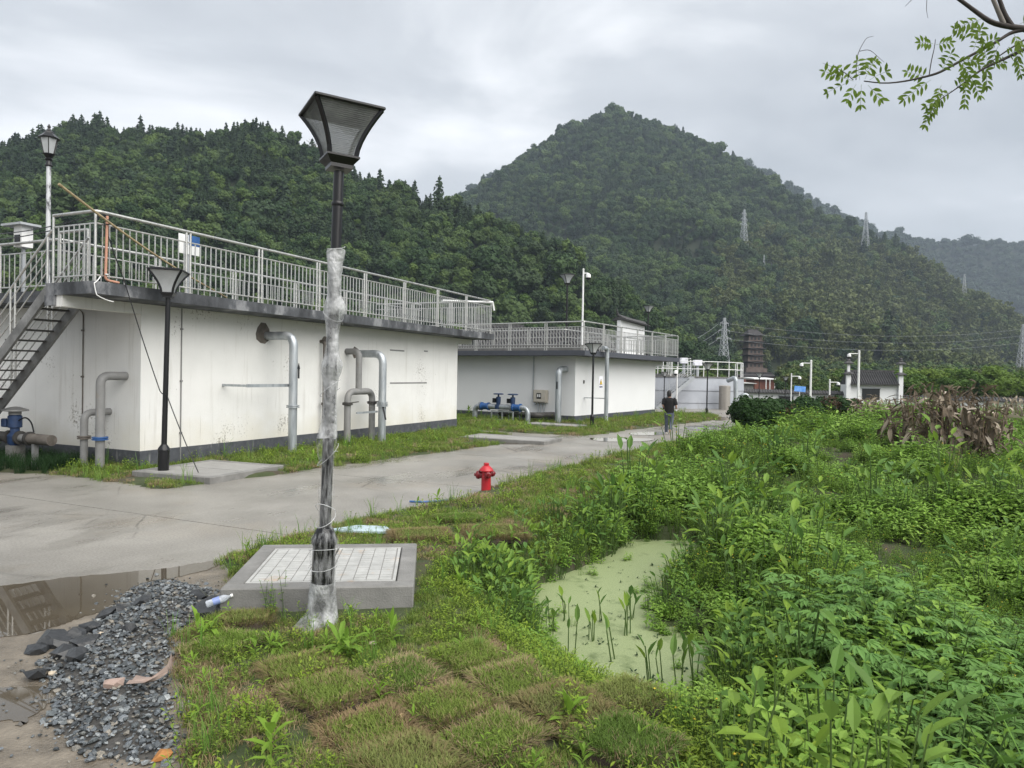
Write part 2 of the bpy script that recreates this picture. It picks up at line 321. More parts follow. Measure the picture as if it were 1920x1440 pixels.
# ---------------------------------------------------------------- road: cast slabs on a dark bed
def clip_rect(poly, x0, x1, y0, y1):
    for ax, lim, sg in ((0, x0, 1), (0, x1, -1), (1, y0, 1), (1, y1, -1)):
        o_ = []
        for i in range(len(poly)):
            a, b = poly[i], poly[(i + 1) % len(poly)]; da, db = (a[ax] - lim) * sg, (b[ax] - lim) * sg
            if da >= 0: o_.append(a)
            if (da >= 0) != (db >= 0): t = da / (da - db); o_.append((a[0] + (b[0] - a[0]) * t, a[1] + (b[1] - a[1]) * t))
        poly = o_
        if not poly: return []
    return poly
def loc1(p): d = Vector((p[0], p[1], 0)) - Vector((F1.o.x, F1.o.y, 0)); return (d.dot(F1.u), d.dot(F1.w))
ROADPOLY = [loc1(p) for p in [(-1.7, -6), (-1.7, 3.0)] + [(x_ + .28, y_ - .08) for x_, y_ in E_] + [(16, 52), (20, 60), (-50, 60), (-50, -6)]]
rd = MB(); rd.prism(ROADPOLY, -.05, -.030); road = rd.build('road', M_joint, loc=F1.W(0, 0), rz=F1.a); tag(road, kind='structure')
x = -23.45
while x < 70:
    for y0, y1 in ((-22, -9.0), (-9.0, 2.5), (2.5, 14)):
        q = clip_rect(ROADPOLY, x + .009, x + 4.991, y0 + .006, y1 - .006)
        if len(q) > 2: MB().prism(q, -.028, 0).build('concrete_slab', M_road, road)
    x += 5.0
# ---------------------------------------------------------------- standing water
def blob(pts, z, name, m, jit=.05, sub=8, kind='structure', thick=.004):
    n = len(pts); q = []
    for i in range(n):
        p0, p1, p2, p3 = [Vector(pts[(i + k) % n]) for k in (-1, 0, 1, 2)]
        for k in range(sub):
            t = k / sub; c = .5 * ((2 * p1) + (p2 - p0) * t + (2 * p0 - 5 * p1 + 4 * p2 - p3) * t * t + (3 * p1 - p0 - 3 * p2 + p3) * t ** 3)
            q.append((c.x + U(-jit, jit), c.y + U(-jit, jit)))
    b = MB(); b.prism(q, z - thick, z); return tag(b.build(name, m), kind=kind)
PUD = [[(-260, 1120), (0, 1100), (130, 1084), (300, 1068), (408, 1052), (400, 1066), (330, 1084), (262, 1096), (228, 1124), (198, 1146), (150, 1160), (100, 1178), (0, 1196), (-260, 1210)],
       [(-200, 1300), (0, 1292), (96, 1290), (104, 1310), (60, 1345), (40, 1362), (0, 1352), (-200, 1370)],
       [(868, 826), (905, 822), (1000, 823), (1045, 828), (990, 833), (905, 832)],
       [(1105, 822), (1140, 821), (1225, 823), (1200, 828), (1130, 828)],
       [(1285, 800), (1320, 798), (1352, 801), (1322, 806), (1290, 805)],
       [(1180, 812), (1230, 810), (1262, 812), (1230, 816), (1190, 816)],
       [(1325, 783), (1355, 782), (1372, 786), (1345, 789)]]
M_mud = mat('wet_mud', [(.3, (.1, .085, .065)), (.5, (.155, .132, .102)), (.7, (.22, .19, .15))], scale=3.5, rough=.45, bump=.7, bscale=45, rvar=.25, detail=9)
blob(PG([(-320, 1172), (20, 1192), (120, 1162), (230, 1118), (330, 1082), (418, 1062), (440, 1150), (345, 1200), (340, 1330), (400, 1470), (-320, 1470)]), .004, 'mud', M_mud, jit=.015)
for p in PUD: blob(PG(p), .010, 'puddle', M_mudwater, jit=.02)
blob([(P(a[0], a[1], 0).x, P(a[0], a[1], 0).y) for a in ()] or [(.0, 5.4), (-.4, 8.2), (.6, 10.2), (1.8, 12.6), (4.6, 12.4), (4.2, 9.5), (3.3, 7.2), (2.9, 5.6), (1.6, 5.2)], PZ, 'pond', M_duck, jit=0)
# ---------------------------------------------------------------- hills
def ridge_pts(L_): return [tuple(D(a, b, Y)) for a, b, Y in L_]
RL = ridge_pts([(-420, 560, 330), (-200, 440, 300), (0, 345, 285), (70, 295, 275), (120, 255, 270), (170, 250, 268), (300, 262, 262), (440, 258, 255), (500, 255, 250), (570, 285, 245), (660, 340, 238), (740, 368, 232), (900, 418, 222), (1040, 485, 205), (1120, 540, 192), (1185, 600, 180), (1240, 680, 165)])
RM = ridge_pts([(350, 640, 760), (600, 520, 740), (760, 432, 720), (860, 386, 705), (930, 345, 695), (990, 318, 685), (1050, 269, 675), (1100, 233, 665), (1155, 213, 655), (1225, 236, 645), (1310, 272, 630), (1380, 314, 610), (1440, 358, 590), (1523, 408, 565), (1646, 452, 530), (1733, 528, 490), (1792, 568, 460), (1908, 644, 420), (2010, 700, 390)])
RM2 = ridge_pts([(930, 560, 450), (1000, 505, 445), (1080, 468, 440), (1140, 456, 435), (1240, 478, 425), (1330, 530, 410), (1430, 585, 395), (1540, 640, 360)])
RF = ridge_pts([(700, 480, 1100), (800, 420, 1080), (862, 378, 1060), (905, 346, 1050), (950, 320, 1050), (1010, 330, 1050), (1200, 330, 1050), (1380, 305, 1050), (1440, 330, 1050), (1510, 372, 1050), (1580, 415, 1080), (1640, 438, 1150), (1710, 450, 1150), (1760, 463, 1150), (1815, 461, 1150), (1868, 456, 1150), (1925, 466, 1150), (2100, 430, 1150), (2400, 500, 1150)])
def ridge_h(X, Y, pts, Rr, nz_amp, ns, seed, p=1.0, pw=.55):
    best = np.full(np.shape(X), -50.0); X = np.asarray(X, float); Y = np.asarray(Y, float)
    wob = 1 + nz_amp * (vnoise(X, Y, ns, seed) + .5 * vnoise(X, Y, ns * 2.3, seed + 1))
    zm = max(q[2] for q in pts)
    for i in range(len(pts) - 1):
        ax, ay, az = pts[i]; bx, by, bz = pts[i + 1]; ex, ey = bx - ax, by - ay
        t = np.clip(((X - ax) * ex + (Y - ay) * ey) / (ex * ex + ey * ey), 0, 1); d = np.hypot(X - ax - ex * t, Y - ay - ey * t)
        zt = np.maximum(az + (bz - az) * t, .5); best = np.maximum(best, zt * (1 - (d / (Rr * (zt / zm) ** pw) * wob) ** p))
    return best
def hill_left(X, Y): return ridge_h(X, Y, RL, 125, .18, .018, 20, 1.0, 1.0)
def hill_main(X, Y): return np.maximum(ridge_h(X, Y, RM, 300, .13, .009, 22, 1.0, 1.0), ridge_h(X, Y, RM2, 150, .2, .012, 24, 1.0))
def hill_far(X, Y): return ridge_h(X, Y, RF, 300, .2, .006, 26, 1.0)
M_floor = mat('forest_floor', [(.3, (.012, .018, .008)), (.7, (.03, .04, .016))], scale=.05, rough=1)
def hill(name, fn, x0, x1, y0, y1, step):
    a = np.arange(x0, x1, step); b = np.arange(y0, y1, step); X, Y = np.meshgrid(a, b); Z = np.maximum(fn(X.ravel(), Y.ravel()), -4.0)
    return tag(obj(name, grid_mesh(name, X, Y, Z, len(a), len(b), M_floor)), kind='structure')
hill('hill', hill_left, -480, 130, 70, 480, 6); hill('mountain', hill_main, -500, 620, 230, 1050, 11); hill('ridge', hill_far, -550, 1300, 700, 1500, 18)
# ---------------------------------------------------------------- foliage prototypes
def leafmat(name, stops, base=(1, 1, 1), tr=.25, rough=.55):
    return mat(name, [(.3, tuple(.82 * x for x in base)), (.7, base)], scale=3, rough=rough, transl=tr, rand=(stops, 'mul', 1.0), spec=.12)
FM = [leafmat('forest_broadleaf', [(.024, .05, .02), (.04, .074, .026), (.062, .105, .033), (.092, .138, .042), (.034, .06, .028), (.052, .08, .034)], tr=.15),
      leafmat('forest_conifer', [(.017, .033, .017), (.027, .048, .021), (.036, .06, .024), (.022, .04, .018)], tr=.1),
      leafmat('forest_bamboo', [(.085, .115, .035), (.11, .14, .045), (.14, .165, .06), (.095, .115, .045)], tr=.2),
      leafmat('forest_far', [(.03, .05, .028), (.045, .07, .034), (.035, .055, .03)], tr=.1),
      leafmat('forest_bright', [(.075, .13, .03), (.105, .16, .04), (.085, .13, .045)], tr=.25)]
def card(b, c, nrm, s, asp=1.0):
    """a slightly folded leaf cluster facing nrm"""
    nrm = nrm.normalized(); a = nrm.cross(Vector((U(-1, 1), U(-1, 1), U(-1, 1)))).normalized(); d = nrm.cross(a)
    k = s * .5; q = s * .18
    b.add([c - a * k * asp - nrm * q, c - d * k, c + nrm * q, c + d * k, c + a * k * asp - nrm * q], [(0, 1, 2), (0, 2, 3), (1, 4, 2), (2, 4, 3)])
def sph():
    z = U(-1, 1); t = U(0, 2 * math.pi); r = math.sqrt(1 - z * z); return Vector((r * math.cos(t), r * math.sin(t), z))
def core(b, c, rx, rz, k=.25, n=7):
    vs = []; fs = []; m = 5
    for i in range(m + 1):
        th = math.pi * i / m
        for j in range(n):
            ph = 2 * math.pi * j / n + i * .4; q = 1 + U(-k, k)
            vs.append((c.x + rx * q * math.sin(th) * math.cos(ph), c.y + rx * q * math.sin(th) * math.sin(ph), c.z + rz * q * math.cos(th)))
    for i in range(m):
        for j in range(n): fs.append((i * n + j, (i + 1) * n + j, (i + 1) * n + (j + 1) % n, i * n + (j + 1) % n))
    b.add(vs, fs)
def broadleaf(m, lumps=7, per=42, h=1.0):
    b = MB()
    for i in range(lumps):
        c = Vector((U(-.32, .32), U(-.32, .32), U(.42, .95) * h)); r = U(.2, .34)
        if i == 0: c = Vector((0, 0, .6 * h)); r = .42
        core(b, c, r * .8, r * .75)
        for k in range(per):
            d = sph(); d.z = d.z * .8 + .2; d.normalize()
            card(b, c + d * r * U(.78, 1.08), d + sph() * .7, U(.1, .2))
    b.tube([(0, 0, -.15), (0, 0, .5 * h)], [.035, .02], 5)
    return b.build('broadleaf', m, mesh_only=True)
def conifer(m, tiers=9, per=17):
    b = MB(); b.tube([(0, 0, -.1), (0, 0, 1.5)], [.03, .006], 5)
    for t in range(tiers):
        f = t / (tiers - 1); z = .22 + 1.2 * f; r = .36 * (1 - f) ** .8 + .05
        b.lathe([(r * .45, z - .08), (.02, z + .12)], 6)
        for k in range(per if f < .7 else per // 2):
            a = U(0, 6.283); d = Vector((math.cos(a), math.sin(a), U(-.25, .35))); card(b, Vector((0, 0, z)) + d * r * U(.55, 1.05), d + Vector((0, 0, .9)) + sph() * .4, U(.1, .19), 1.3)
    return b.build('conifer', m, mesh_only=True)
def bamboo(m, n=6, per=34):
    b = MB()
    for s in range(n):
        a = U(0, 6.283); lean = U(.12, .4); x0, y0 = U(-.2, .2), U(-.2, .2); H = U(.85, 1.25); pts = []
        for k in range(7): t = k / 6; pts.append(Vector((x0 + math.cos(a) * lean * t ** 2.4, y0 + math.sin(a) * lean * t ** 2.4, H * (t - .12 * t ** 4))))
        b.tube(pts, [.012 * (1 - .8 * k / 6) for k in range(7)], 4)
        for k in range(per):
            t = U(.4, 1.0); i = min(5, int(t * 6)); p = pts[i].lerp(pts[i + 1], t * 6 - i); card(b, p + sph() * U(.02, .13), sph() + Vector((0, 0, .6)), U(.08, .16), 1.5)
    return b.build('bamboo', m, mesh_only=True)
random.seed(21)
TREES = [broadleaf(FM[0]) for _ in range(5)] + [conifer(FM[1]) for _ in range(4)] + [bamboo(FM[2]) for _ in range(4)] + [broadleaf(FM[3], 5, 26) for _ in range(3)] + [broadleaf(FM[4], 6, 40) for _ in range(2)]
def forest(name, fn, x0, x1, y0, y1, step, size, pick, label, zmin=-1.0, smax=9.0):
    a = np.arange(x0, x1, step); b = np.arange(y0, y1, step); X, Y = np.meshgrid(a, b); rs = np.random.RandomState(5)
    X = (X + rs.uniform(-.5, .5, X.shape) * step).ravel(); Y = (Y + rs.uniform(-.5, .5, Y.shape) * step).ravel(); Z = fn(X, Y)
    k = (np.abs(X / Y) < .95) & (X / Y < smax); k &= Z > zmin; X, Y, Z = X[k], Y[k], Z[k]
    # keep what faces the viewer: the far side of a crest falls away under its own sight line
    Zf = fn(X * 1.06, Y * 1.06); up_ = (Z - 2.3) / Y; kk = ((Zf - 2.3) / (Y * 1.06)) > up_ - .1; X, Y, Z = X[kk], Y[kk], Z[kk]
    pts = []
    n5 = vnoise(X, Y, 1 / (step * 6), 31); n6 = vnoise(X, Y, 1 / (step * 2.2), 32)
    for i in range(len(X)):
        idx, sc_ = pick(X[i], Y[i], Z[i], n5[i], n6[i]); pts.append((X[i], Y[i], Z[i] - .4, U(-.1, .1), U(-.1, .1), U(0, 6.28), size * sc_ * U(.62, 1.3) * (1 + .3 * n6[i]) * (1.5 if rnd() < .04 else 1), idx))
    return scatter(name, TREES, pts, label, 'forest')
def bl(): return random.randrange(0, 5)
def co(): return random.randrange(5, 9)
def bb(): return random.randrange(9, 13)
def pick_left(x, y, z, a, b):
    s = x / y; hi = z / 80
    pc = .28 + .5 * a + .35 * (hi > .75) + (.25 if s > -.15 and hi > .45 else 0)
    if rnd() < pc: return co(), U(.7, 1.15)
    if rnd() < .05 + .22 * (b > .3): return random.randrange(16, 18), .95
    return bl(), 1.05
def pick_main(x, y, z, a, b):
    s = x / y
    if s > .34 + .1 * a and z < 95 + 30 * a and rnd() < .85: return bb(), 1.35
    if rnd() < .18 + .3 * (a > .35): return co(), .9
    if z < 130 and rnd() < .05 + .2 * (b > .3): return random.randrange(16, 18), 1.0
    return bl(), 1.05
forest('near_forest', hill_left, -330, 110, 80, 330, 2.35, 3.9, pick_left, 'dense mixed forest of conifers and broadleaf trees on the near left hill', .3, .3)
forest('mountain_forest', hill_main, -350, 520, 230, 800, 4.1, 6.1, pick_main, 'dense forest covering the pointed mountain with bamboo on its right foot')
forest('ridge_forest', hill_far, -420, 1100, 800, 1260, 8, 11, lambda x, y, z, a, b: (random.randrange(13, 16), 1), 'hazy blue green woods on the farthest ridge')
# ---------------------------------------------------------------- materials of built things
def plaster(name, dirt=.55):
    # rain-washed streaks, and mud splashed up to knee height
    m = mat(name, [(.3, (.7, .698, .675)), (.7, (.76, .757, .735))], scale=1.3, rough=.85, bump=.15, bscale=25, two=(1.3, (3.2, 3.2, .22), dirt, dirt + .3, (.52, .505, .465)))
    t = m.node_tree; l = t.links.new; b = [n for n in t.nodes if n.type == 'BSDF_PRINCIPLED'][0]; c = [n for n in t.nodes if n.type == 'TEX_COORD'][0]; base = b.inputs['Base Color'].links[0].from_socket
    sx = N(t, 'ShaderNodeSeparateXYZ'); l(c.outputs['Object'], sx.inputs[0]); nz = N(t, 'ShaderNodeTexNoise'); nz.inputs['Scale'].default_value = 1.6; nz.inputs['Detail'].default_value = 7; l(c.outputs['Object'], nz.inputs[0])
    ad = N(t, 'ShaderNodeMath', operation='MULTIPLY_ADD'); l(nz.outputs[0], ad.inputs[0]); ad.inputs[1].default_value = 1.5; l(sx.outputs['Z'], ad.inputs[2])
    mr = N(t, 'ShaderNodeMapRange'); mr.inputs[1].default_value = 1.9; mr.inputs[2].default_value = .9; mr.inputs[4].default_value = .55; l(ad.outputs[0], mr.inputs[0])
    mm = N(t, 'ShaderNodeMix', data_type='RGBA'); l(mr.outputs[0], mm.inputs[0]); l(base, mm.inputs[6]); mm.inputs[7].default_value = (.57, .53, .41, 1)
    mp3 = N(t, 'ShaderNodeMapping'); mp3.inputs['Scale'].default_value = (9, 9, .3); l(c.outputs['Object'], mp3.inputs[0]); n3 = N(t, 'ShaderNodeTexNoise'); n3.inputs['Scale'].default_value = 1.5; n3.inputs['Detail'].default_value = 8; n3.inputs['Roughness'].default_value = .7; l(mp3.outputs[0], n3.inputs[0])
    m3 = N(t, 'ShaderNodeMapRange'); m3.inputs[1].default_value = .6; m3.inputs[2].default_value = .78; m3.inputs[4].default_value = .75; l(n3.outputs[0], m3.inputs[0])
    mx = N(t, 'ShaderNodeMix', data_type='RGBA'); l(m3.outputs[0], mx.inputs[0]); l(mm.outputs[2], mx.inputs[6]); mx.inputs[7].default_value = (.33, .31, .27, 1); 
    # mould specks gathered in patches
    n5 = N(t, 'ShaderNodeTexNoise'); n5.inputs['Scale'].default_value = 16; n5.inputs['Detail'].default_value = 4; n5.inputs['Roughness'].default_value = .7; l(c.outputs['Object'], n5.inputs[0])
    n6 = N(t, 'ShaderNodeTexNoise'); n6.inputs['Scale'].default_value = .7; n6.inputs['Detail'].default_value = 3; l(c.outputs['Object'], n6.inputs[0])
    m5 = N(t, 'ShaderNodeMath', operation='MULTIPLY'); l(n5.outputs[0], m5.inputs[0]); l(n6.outputs[0], m5.inputs[1]); m6 = N(t, 'ShaderNodeMapRange'); m6.inputs[1].default_value = .36; m6.inputs[2].default_value = .42; m6.inputs[4].default_value = .8; l(m5.outputs[0], m6.inputs[0])
    mz = N(t, 'ShaderNodeMix', data_type='RGBA'); l(m6.outputs[0], mz.inputs[0]); l(mx.outputs[2], mz.inputs[6]); mz.inputs[7].default_value = (.2, .18, .15, 1); l(mz.outputs[2], b.inputs['Base Color'])
    return m
M_wall = plaster('old_plaster', .57); M_wall2 = mat('new_plaster', [(.3, (.74, .745, .745)), (.7, (.78, .785, .785))], scale=.8, rough=.85, bump=.1, bscale=30)
M_plinth = mat('plinth_paint', [(.3, (.045, .05, .058)), (.6, (.075, .08, .09)), (.8, (.16, .165, .17))], scale=5, rough=.8, two=(2.2, (3, 3, .6), .6, .75, (.22, .22, .215)))
M_fascia = mat('weathered_fascia', [(.35, (.028, .03, .034)), (.52, (.075, .08, .088)), (.62, (.21, .215, .225))], scale=1.7, rough=.85, bump=.3, bscale=30, stretch=(1, 1, .6), detail=9)
M_fascia2 = mat('slate_paint', (.06, .065, .08), rough=.7)
M_conc = mat('concrete', [(.3, (.14, .138, .13)), (.6, (.21, .206, .195)), (.8, (.27, .265, .25))], scale=3, rough=.85, bump=.3, bscale=60)
M_steel = mat('stainless_steel', [(.3, (.44, .435, .41)), (.7, (.6, .595, .57))], scale=6, rough=.32, metal=.75, rvar=.08)
M_galv = mat('galvanised_steel', [(.3, (.28, .3, .32)), (.5, (.38, .41, .43)), (.7, (.5, .52, .53))], scale=2.5, rough=.42, metal=.55, stretch=(3, 3, .5), rvar=.12)
M_gpipe = mat('grey_pipe_paint', [(.3, (.17, .17, .167)), (.7, (.24, .24, .235))], scale=3, rough=.55, two=(2.5, (3, 3, .5), .58, .75, (.22, .18, .13)))
M_rust = mat('stained_pipe', [(.3, (.07, .06, .05)), (.7, (.17, .15, .13))], scale=5, rough=.75)
M_iron = mat('dark_steel', [(.3, (.045, .043, .04)), (.7, (.09, .085, .08))], scale=4, rough=.6, metal=.3)
M_stair = mat('stair_paint', [(.3, (.1, .1, .098)), (.55, (.2, .2, .195)), (.75, (.34, .34, .335))], scale=2.5, rough=.6, metal=.2)
M_black = mat('black_paint', (.009, .009, .01), rough=.3, spec=.4)
M_blue = mat('blue_enamel', [(.3, (.012, .06, .2)), (.7, (.03, .11, .3))], scale=6, rough=.4)
M_navy = mat('dark_blue_enamel', [(.3, (.01, .025, .07)), (.7, (.02, .05, .13))], scale=6, rough=.5)
M_white = mat('white_paint', (.75, .75, .74), rough=.5)
M_grey = mat('grey_paint', (.38, .4, .42), rough=.6)
M_glass = mat('frosted_pane', [(.3, (.72, .74, .75)), (.7, (.82, .84, .85))], scale=5, rough=.25, transl=.5, alpha=(.85, .95, 4))
def ribbed_pane():
    m = mat('ribbed_pane', [(.3, (.42, .44, .44)), (.7, (.64, .66, .65))], scale=3, rough=.2, transl=.5, alpha=(.6, .85, 3))
    t = m.node_tree; b = [n for n in t.nodes if n.type == 'BSDF_PRINCIPLED'][0]; w = N(t, 'ShaderNodeTexWave', wave_type='BANDS', bands_direction='Z'); w.inputs['Scale'].default_value = 22; w.inputs['Distortion'].default_value = 2.5; w.inputs['Detail Scale'].default_value = 2
    c = N(t, 'ShaderNodeTexCoord'); bn = N(t, 'ShaderNodeBump'); bn.inputs['Strength'].default_value = 1; bn.inputs['Distance'].default_value = .02
    t.links.new(c.outputs['Object'], w.inputs[0]); t.links.new(w.outputs[0], bn.inputs['Height']); t.links.new(bn.outputs[0], b.inputs['Normal']); return m
M_ribbed = ribbed_pane()
ORG = {}
def fthing(fr, name, label, cat, x0=0, y0=0, z0=0, group=None):
    o = thing(name, label, cat, fr.W(x0, y0, z0), fr.a, group); ORG[o.name] = Vector((x0, y0, z0)); return o
def part(b, name, m, parent, smooth=None, sub=None):
    top = parent if parent.name in ORG else parent.parent
    o = ORG[top.name]; b.v = [(p[0] - o.x, p[1] - o.y, p[2] - o.z) for p in b.v]
    return b.build(name, m, parent, smooth)
def railing(fr, label, path, z, h=1.4, step=2.15, bal=.15, rb=.014, name='guard_railing', skip_bal=False, group=None):
    """stainless guard railing along a local path: paired posts, handrail, two rails and single balusters"""
    x0, y0 = path[0]; t = fthing(fr, name, label, 'railing', x0, y0, z, group)
    V = lambda p, dz: (p[0], p[1], z + dz)
    pts = bend([V(p, h) for p in path], .12, 4); part(MB().tube(pts, .034, 8), 'handrail', M_steel, t, 50)
    if skip_bal: rails = (h * .66, h * .33, .1)
    else: rails = (h - .24, .13)
    for dz in rails: part(MB().tube([V(p, dz) for p in path], .018, 6), 'rail', M_steel, t, 50)
    post = MB().tube([(0, 0, 0), (0, 0, h)], .027, 8).build('post', M_steel, mesh_only=True, smooth=50)
    foot = MB().lathe([(.055, 0), (.055, .012), (.03, .02)], 10).build('foot', M_steel, mesh_only=True)
    ba = MB().tube([(0, 0, .13), (0, 0, h - .24)], rb, 6).build('baluster', M_steel, mesh_only=True, smooth=50)
    for i in range(len(path) - 1):
        a, b = Vector(path[i]), Vector(path[i + 1]); ln = (b - a).length; d = (b - a) / ln; n = max(1, round(ln / step))
        for k in range(n + 1):
            c = a + d * (ln * k / n)
            for s in ((-.055, .055) if 0 < k < n else (0,)):
                if i and k == 0: continue
                q = c + d * s; po = obj('post', post, t, (q.x - x0, q.y - y0, 0)); obj('base_plate', foot, po)
        if skip_bal: continue
        m = int(ln / bal)
        for k in range(1, m):
            s = ln * k / m; f = (s / (ln / n)) % 1
            if min(f, 1 - f) * ln / n < .09: continue
            q = a + d * s; obj('baluster', ba, t, (q.x - x0, q.y - y0, 0))
    return t
# ---------------------------------------------------------------- first tank building (left, weathered)
LW = 14.8
b1 = fthing(F1, 'tank_building', 'weathered white tank building with dark fascia and an outside stair, at left', 'building')
part(MB().box(0, LW, 0, 10, -.2, 3.75), 'wall', M_wall, b1)
part(MB().box(-.015, LW + .015, -.015, 10.015, -.2, .40), 'plinth', M_plinth, b1)
sl = MB().prism([(-1.84, -1.0), (16.2, -1.0), (16.2, 11), (-.95, 11), (-.95, .47), (-1.84, .47)], 3.752, 4.0); part(sl, 'roof_slab', M_fascia, b1)
part(MB().box(-1.80, -.004, .004, .26, 3.52, 3.75), 'beam', M_wall, b1)
part(MB().box(-1.86, -1.78, .2, .49, 3.54, 3.75), 'end_plate', M_fascia, b1)
part(MB().box(14.804, 16.1, .01, .26, 3.55, 3.75), 'beam', M_wall, b1)
for (pxa, pya, pxb) in ((731, 656, 758), (795, 658, 802), (731, 718, 800)):
    xa, za = F1.at_y(pxa, pya, 0); xb, _ = F1.at_y(pxb, pya, 0); part(MB().box(xa, xb, -.006, .01, za - .03, za + .02), 'mortar_patch', M_gpipe, b1)
for (px_, py_, rr) in ((493, 627, .3), (609, 640, .16), (666, 661, .2)):
    xa, za = F1.at_y(px_, py_, 0); q = [(xa + rr * U(.75, 1.1) * math.cos(k * .6283), za + rr * U(.8, 1.15) * math.sin(k * .6283)) for k in range(10)]
    m_ = MB(); m_.add([(a, -.008, b) for a, b in q] + [(a, .01, b) for a, b in q], [tuple(range(10))] + [(i, (i + 1) % 10, 10 + (i + 1) % 10, 10 + i) for i in range(10)]); part(m_, 'grout_collar', M_rust, b1)
railing(F1, 'long stainless guard railing along the roof edge of the weathered left building', [(-1.74, .40), (-1.74, -.9), (16.05, -.9), (16.05, 5.0)], 4.0)
railing(F1, 'inner stainless railing on the weathered left roof, behind the long front railing', [(-.85, 6.0), (-.85, 1.6), (14.5, 1.6)], 4.0, h=1.15, bal=.2, step=2.6, rb=.012)
railing(F1, 'stainless railing on the left roof above the stair, at the photo\'s left edge', [(-.85, .62), (-.85, 1.55)], 4.0, h=1.3)
# -------- outside stair
st = fthing(F1, 'steel_staircase', 'steep open steel staircase with pipe handrails on the left building', 'staircase', -1.35, .47)
run, rise, ns = .262, .222, 17
def sp(k): return .5 + run * k, 3.98 - rise * k
for x_ in (-1.76, -.97):
    a = sp(0); b = sp(ns); m_ = MB(); m_.bar((x_, a[0], a[1] - .1), (x_, b[0], b[1] - .1), .06, .22, Vector((1, 0, 0))); part(m_, 'stringer', M_stair, st)
for k in range(1, ns):
    y_, z_ = sp(k); part(MB().box(-1.729, -1.001, y_ - .03, y_ + .22, z_ - .035, z_), 'tread', M_iron, st)
for x_ in (-1.76, -.97):
    for hh, rr in ((1.05, .026), (.8, .015), (.56, .015), (.32, .015)):
        a, b = sp(-.3 if hh > 1 else .2), sp(ns - .2); part(MB().tube([(x_, a[0], a[1] + hh), (x_, b[0], b[1] + hh)], rr, 7), 'handrail' if hh > 1 else 'rail', M_steel, st, 50)
    for k in (.2, 4.3, 4.9, 9.3, 9.9, 16):
        a = sp(k); part(MB().tube([(x_, a[0], a[1] - .1), (x_, a[0], a[1] + 1.05)], .022, 7), 'post', M_steel, st, 50)
# -------- pipes on the front of building 1
def flange(pt, r, axis='z', m=M_galv, parent=None):
    return part(MB().lathe([(r, -.035), (r, -.008), (r * .8, -.008), (r * .8, .008), (r, .008), (r, .035)], 14, pt, axis), 'flange', m, parent, 30)
def zf(px, py, y): return F1.at_y(px, py, y)
t = fthing(F1, 'vent_pipe', 'tall pipe bending out of the white wall, with black arrow, left of wrapped lamp', 'pipe', 3.9, -.96)
pp = part(MB().tube(bend([(3.9, .05, 3.24), (3.9, -.96, 3.24), (3.9, -.96, -.05)], .32, 7), .115, 14), 'pipe', M_galv, t, 40)
flange((3.9, -.96, zf(550, 762, -.96)[1]), .175, parent=t)
zb = zf(540, 722, -.9)[1]; part(MB().box(2.35, 3.84, -.86, -.82, zb - .05, zb + .03), 'bracket', M_galv, t); part(MB().box(2.35, 2.40, -.82, .01, zb - .04, zb + .02), 'bracket', M_galv, t)
za = zf(552, 697, -.96)[1]; m_ = MB(); m_.box(3.96, 4.0, -1.09, -1.066, za - .18, za + .1); m_.add([(3.93, -1.083, za + .08), (4.03, -1.083, za + .08), (3.98, -1.083, za + .24), (3.93, -1.07, za + .08), (4.03, -1.07, za + .08), (3.98, -1.07, za + .24)], [(0, 1, 2), (3, 5, 4), (0, 3, 4, 1), (1, 4, 5, 2), (2, 5, 3, 0)]); part(m_, 'flow_arrow', M_black, t)
ym = -.5; xv = zf(673, 690, ym)[0]; zt = zf(675, 734, ym)[1]; xa = zf(651, 800, ym)[0]; xb = zf(697, 800, ym)[0]; zfl = zf(651, 757, ym)[1]; zw = zf(668, 660, 0)[1]
t = fthing(F1, 'tee_pipe', 'grey forked pipe with two legs standing in the grass against the white wall', 'pipe', xv, ym)
part(MB().tube(bend([(xv, .05, zw), (xv, ym, zw), (xv, ym, zt)], .2, 6), .10, 12), 'riser', M_gpipe, t, 40)
part(MB().tube(bend([(xa, ym, -.05), (xa, ym, zt), (xb, ym, zt), (xb, ym, -.05)], .3, 7), .105, 12), 'fork', M_gpipe, t, 40)
for x_ in (xa, xb):
    flange((x_, ym, zfl), .17, m=M_iron, parent=t); v_ = part(MB().lathe([(.13, -.05), (.15, 0), (.13, .05)], 12, (x_, ym, zfl)), 'butterfly_valve', M_iron, t, 30)
    part(MB().bar((x_ + .1, ym, zfl + .02), (x_ + .48, ym - .06, zfl + .05), .035, .03), 'lever', M_iron, v_)
yp = -.95; xp = zf(717, 740, yp)[0]; zp = zf(700, 664, -.3)[1]
t = fthing(F1, 'vent_pipe', 'tall galvanised pipe beside the grey forked pipe, farthest right on the white wall', 'pipe', xp, yp)
part(MB().tube(bend([(xp, .05, zp), (xp, yp, zp), (xp, yp, -.05)], .34, 7), .125, 14), 'pipe', M_galv, t, 40)
zq = zf(717, 760, yp)[1]; flange((xp, yp, zq), .185, parent=t); flange((xp, yp, zq + .08), .175, parent=t); part(MB().bar((xp - .1, yp - .1, zq - .05), (xp - .45, yp - .45, zq - .42), .05, .025), 'lever', M_black, t)
zb = zf(660, 772, -.3)[1]; part(MB().box(xp - 1.2, xp - .1, yp + .1, yp + .14, zb - .03, zb + .03), 'bracket', M_galv, t)
xt = zf(608, 700, -.16)[0]; zt2 = zf(608, 640, -.16)[1]
t = fthing(F1, 'drain_pipe', 'thin stained pipe hugging the white wall behind the wrapped lamp', 'pipe', xt, -.16)
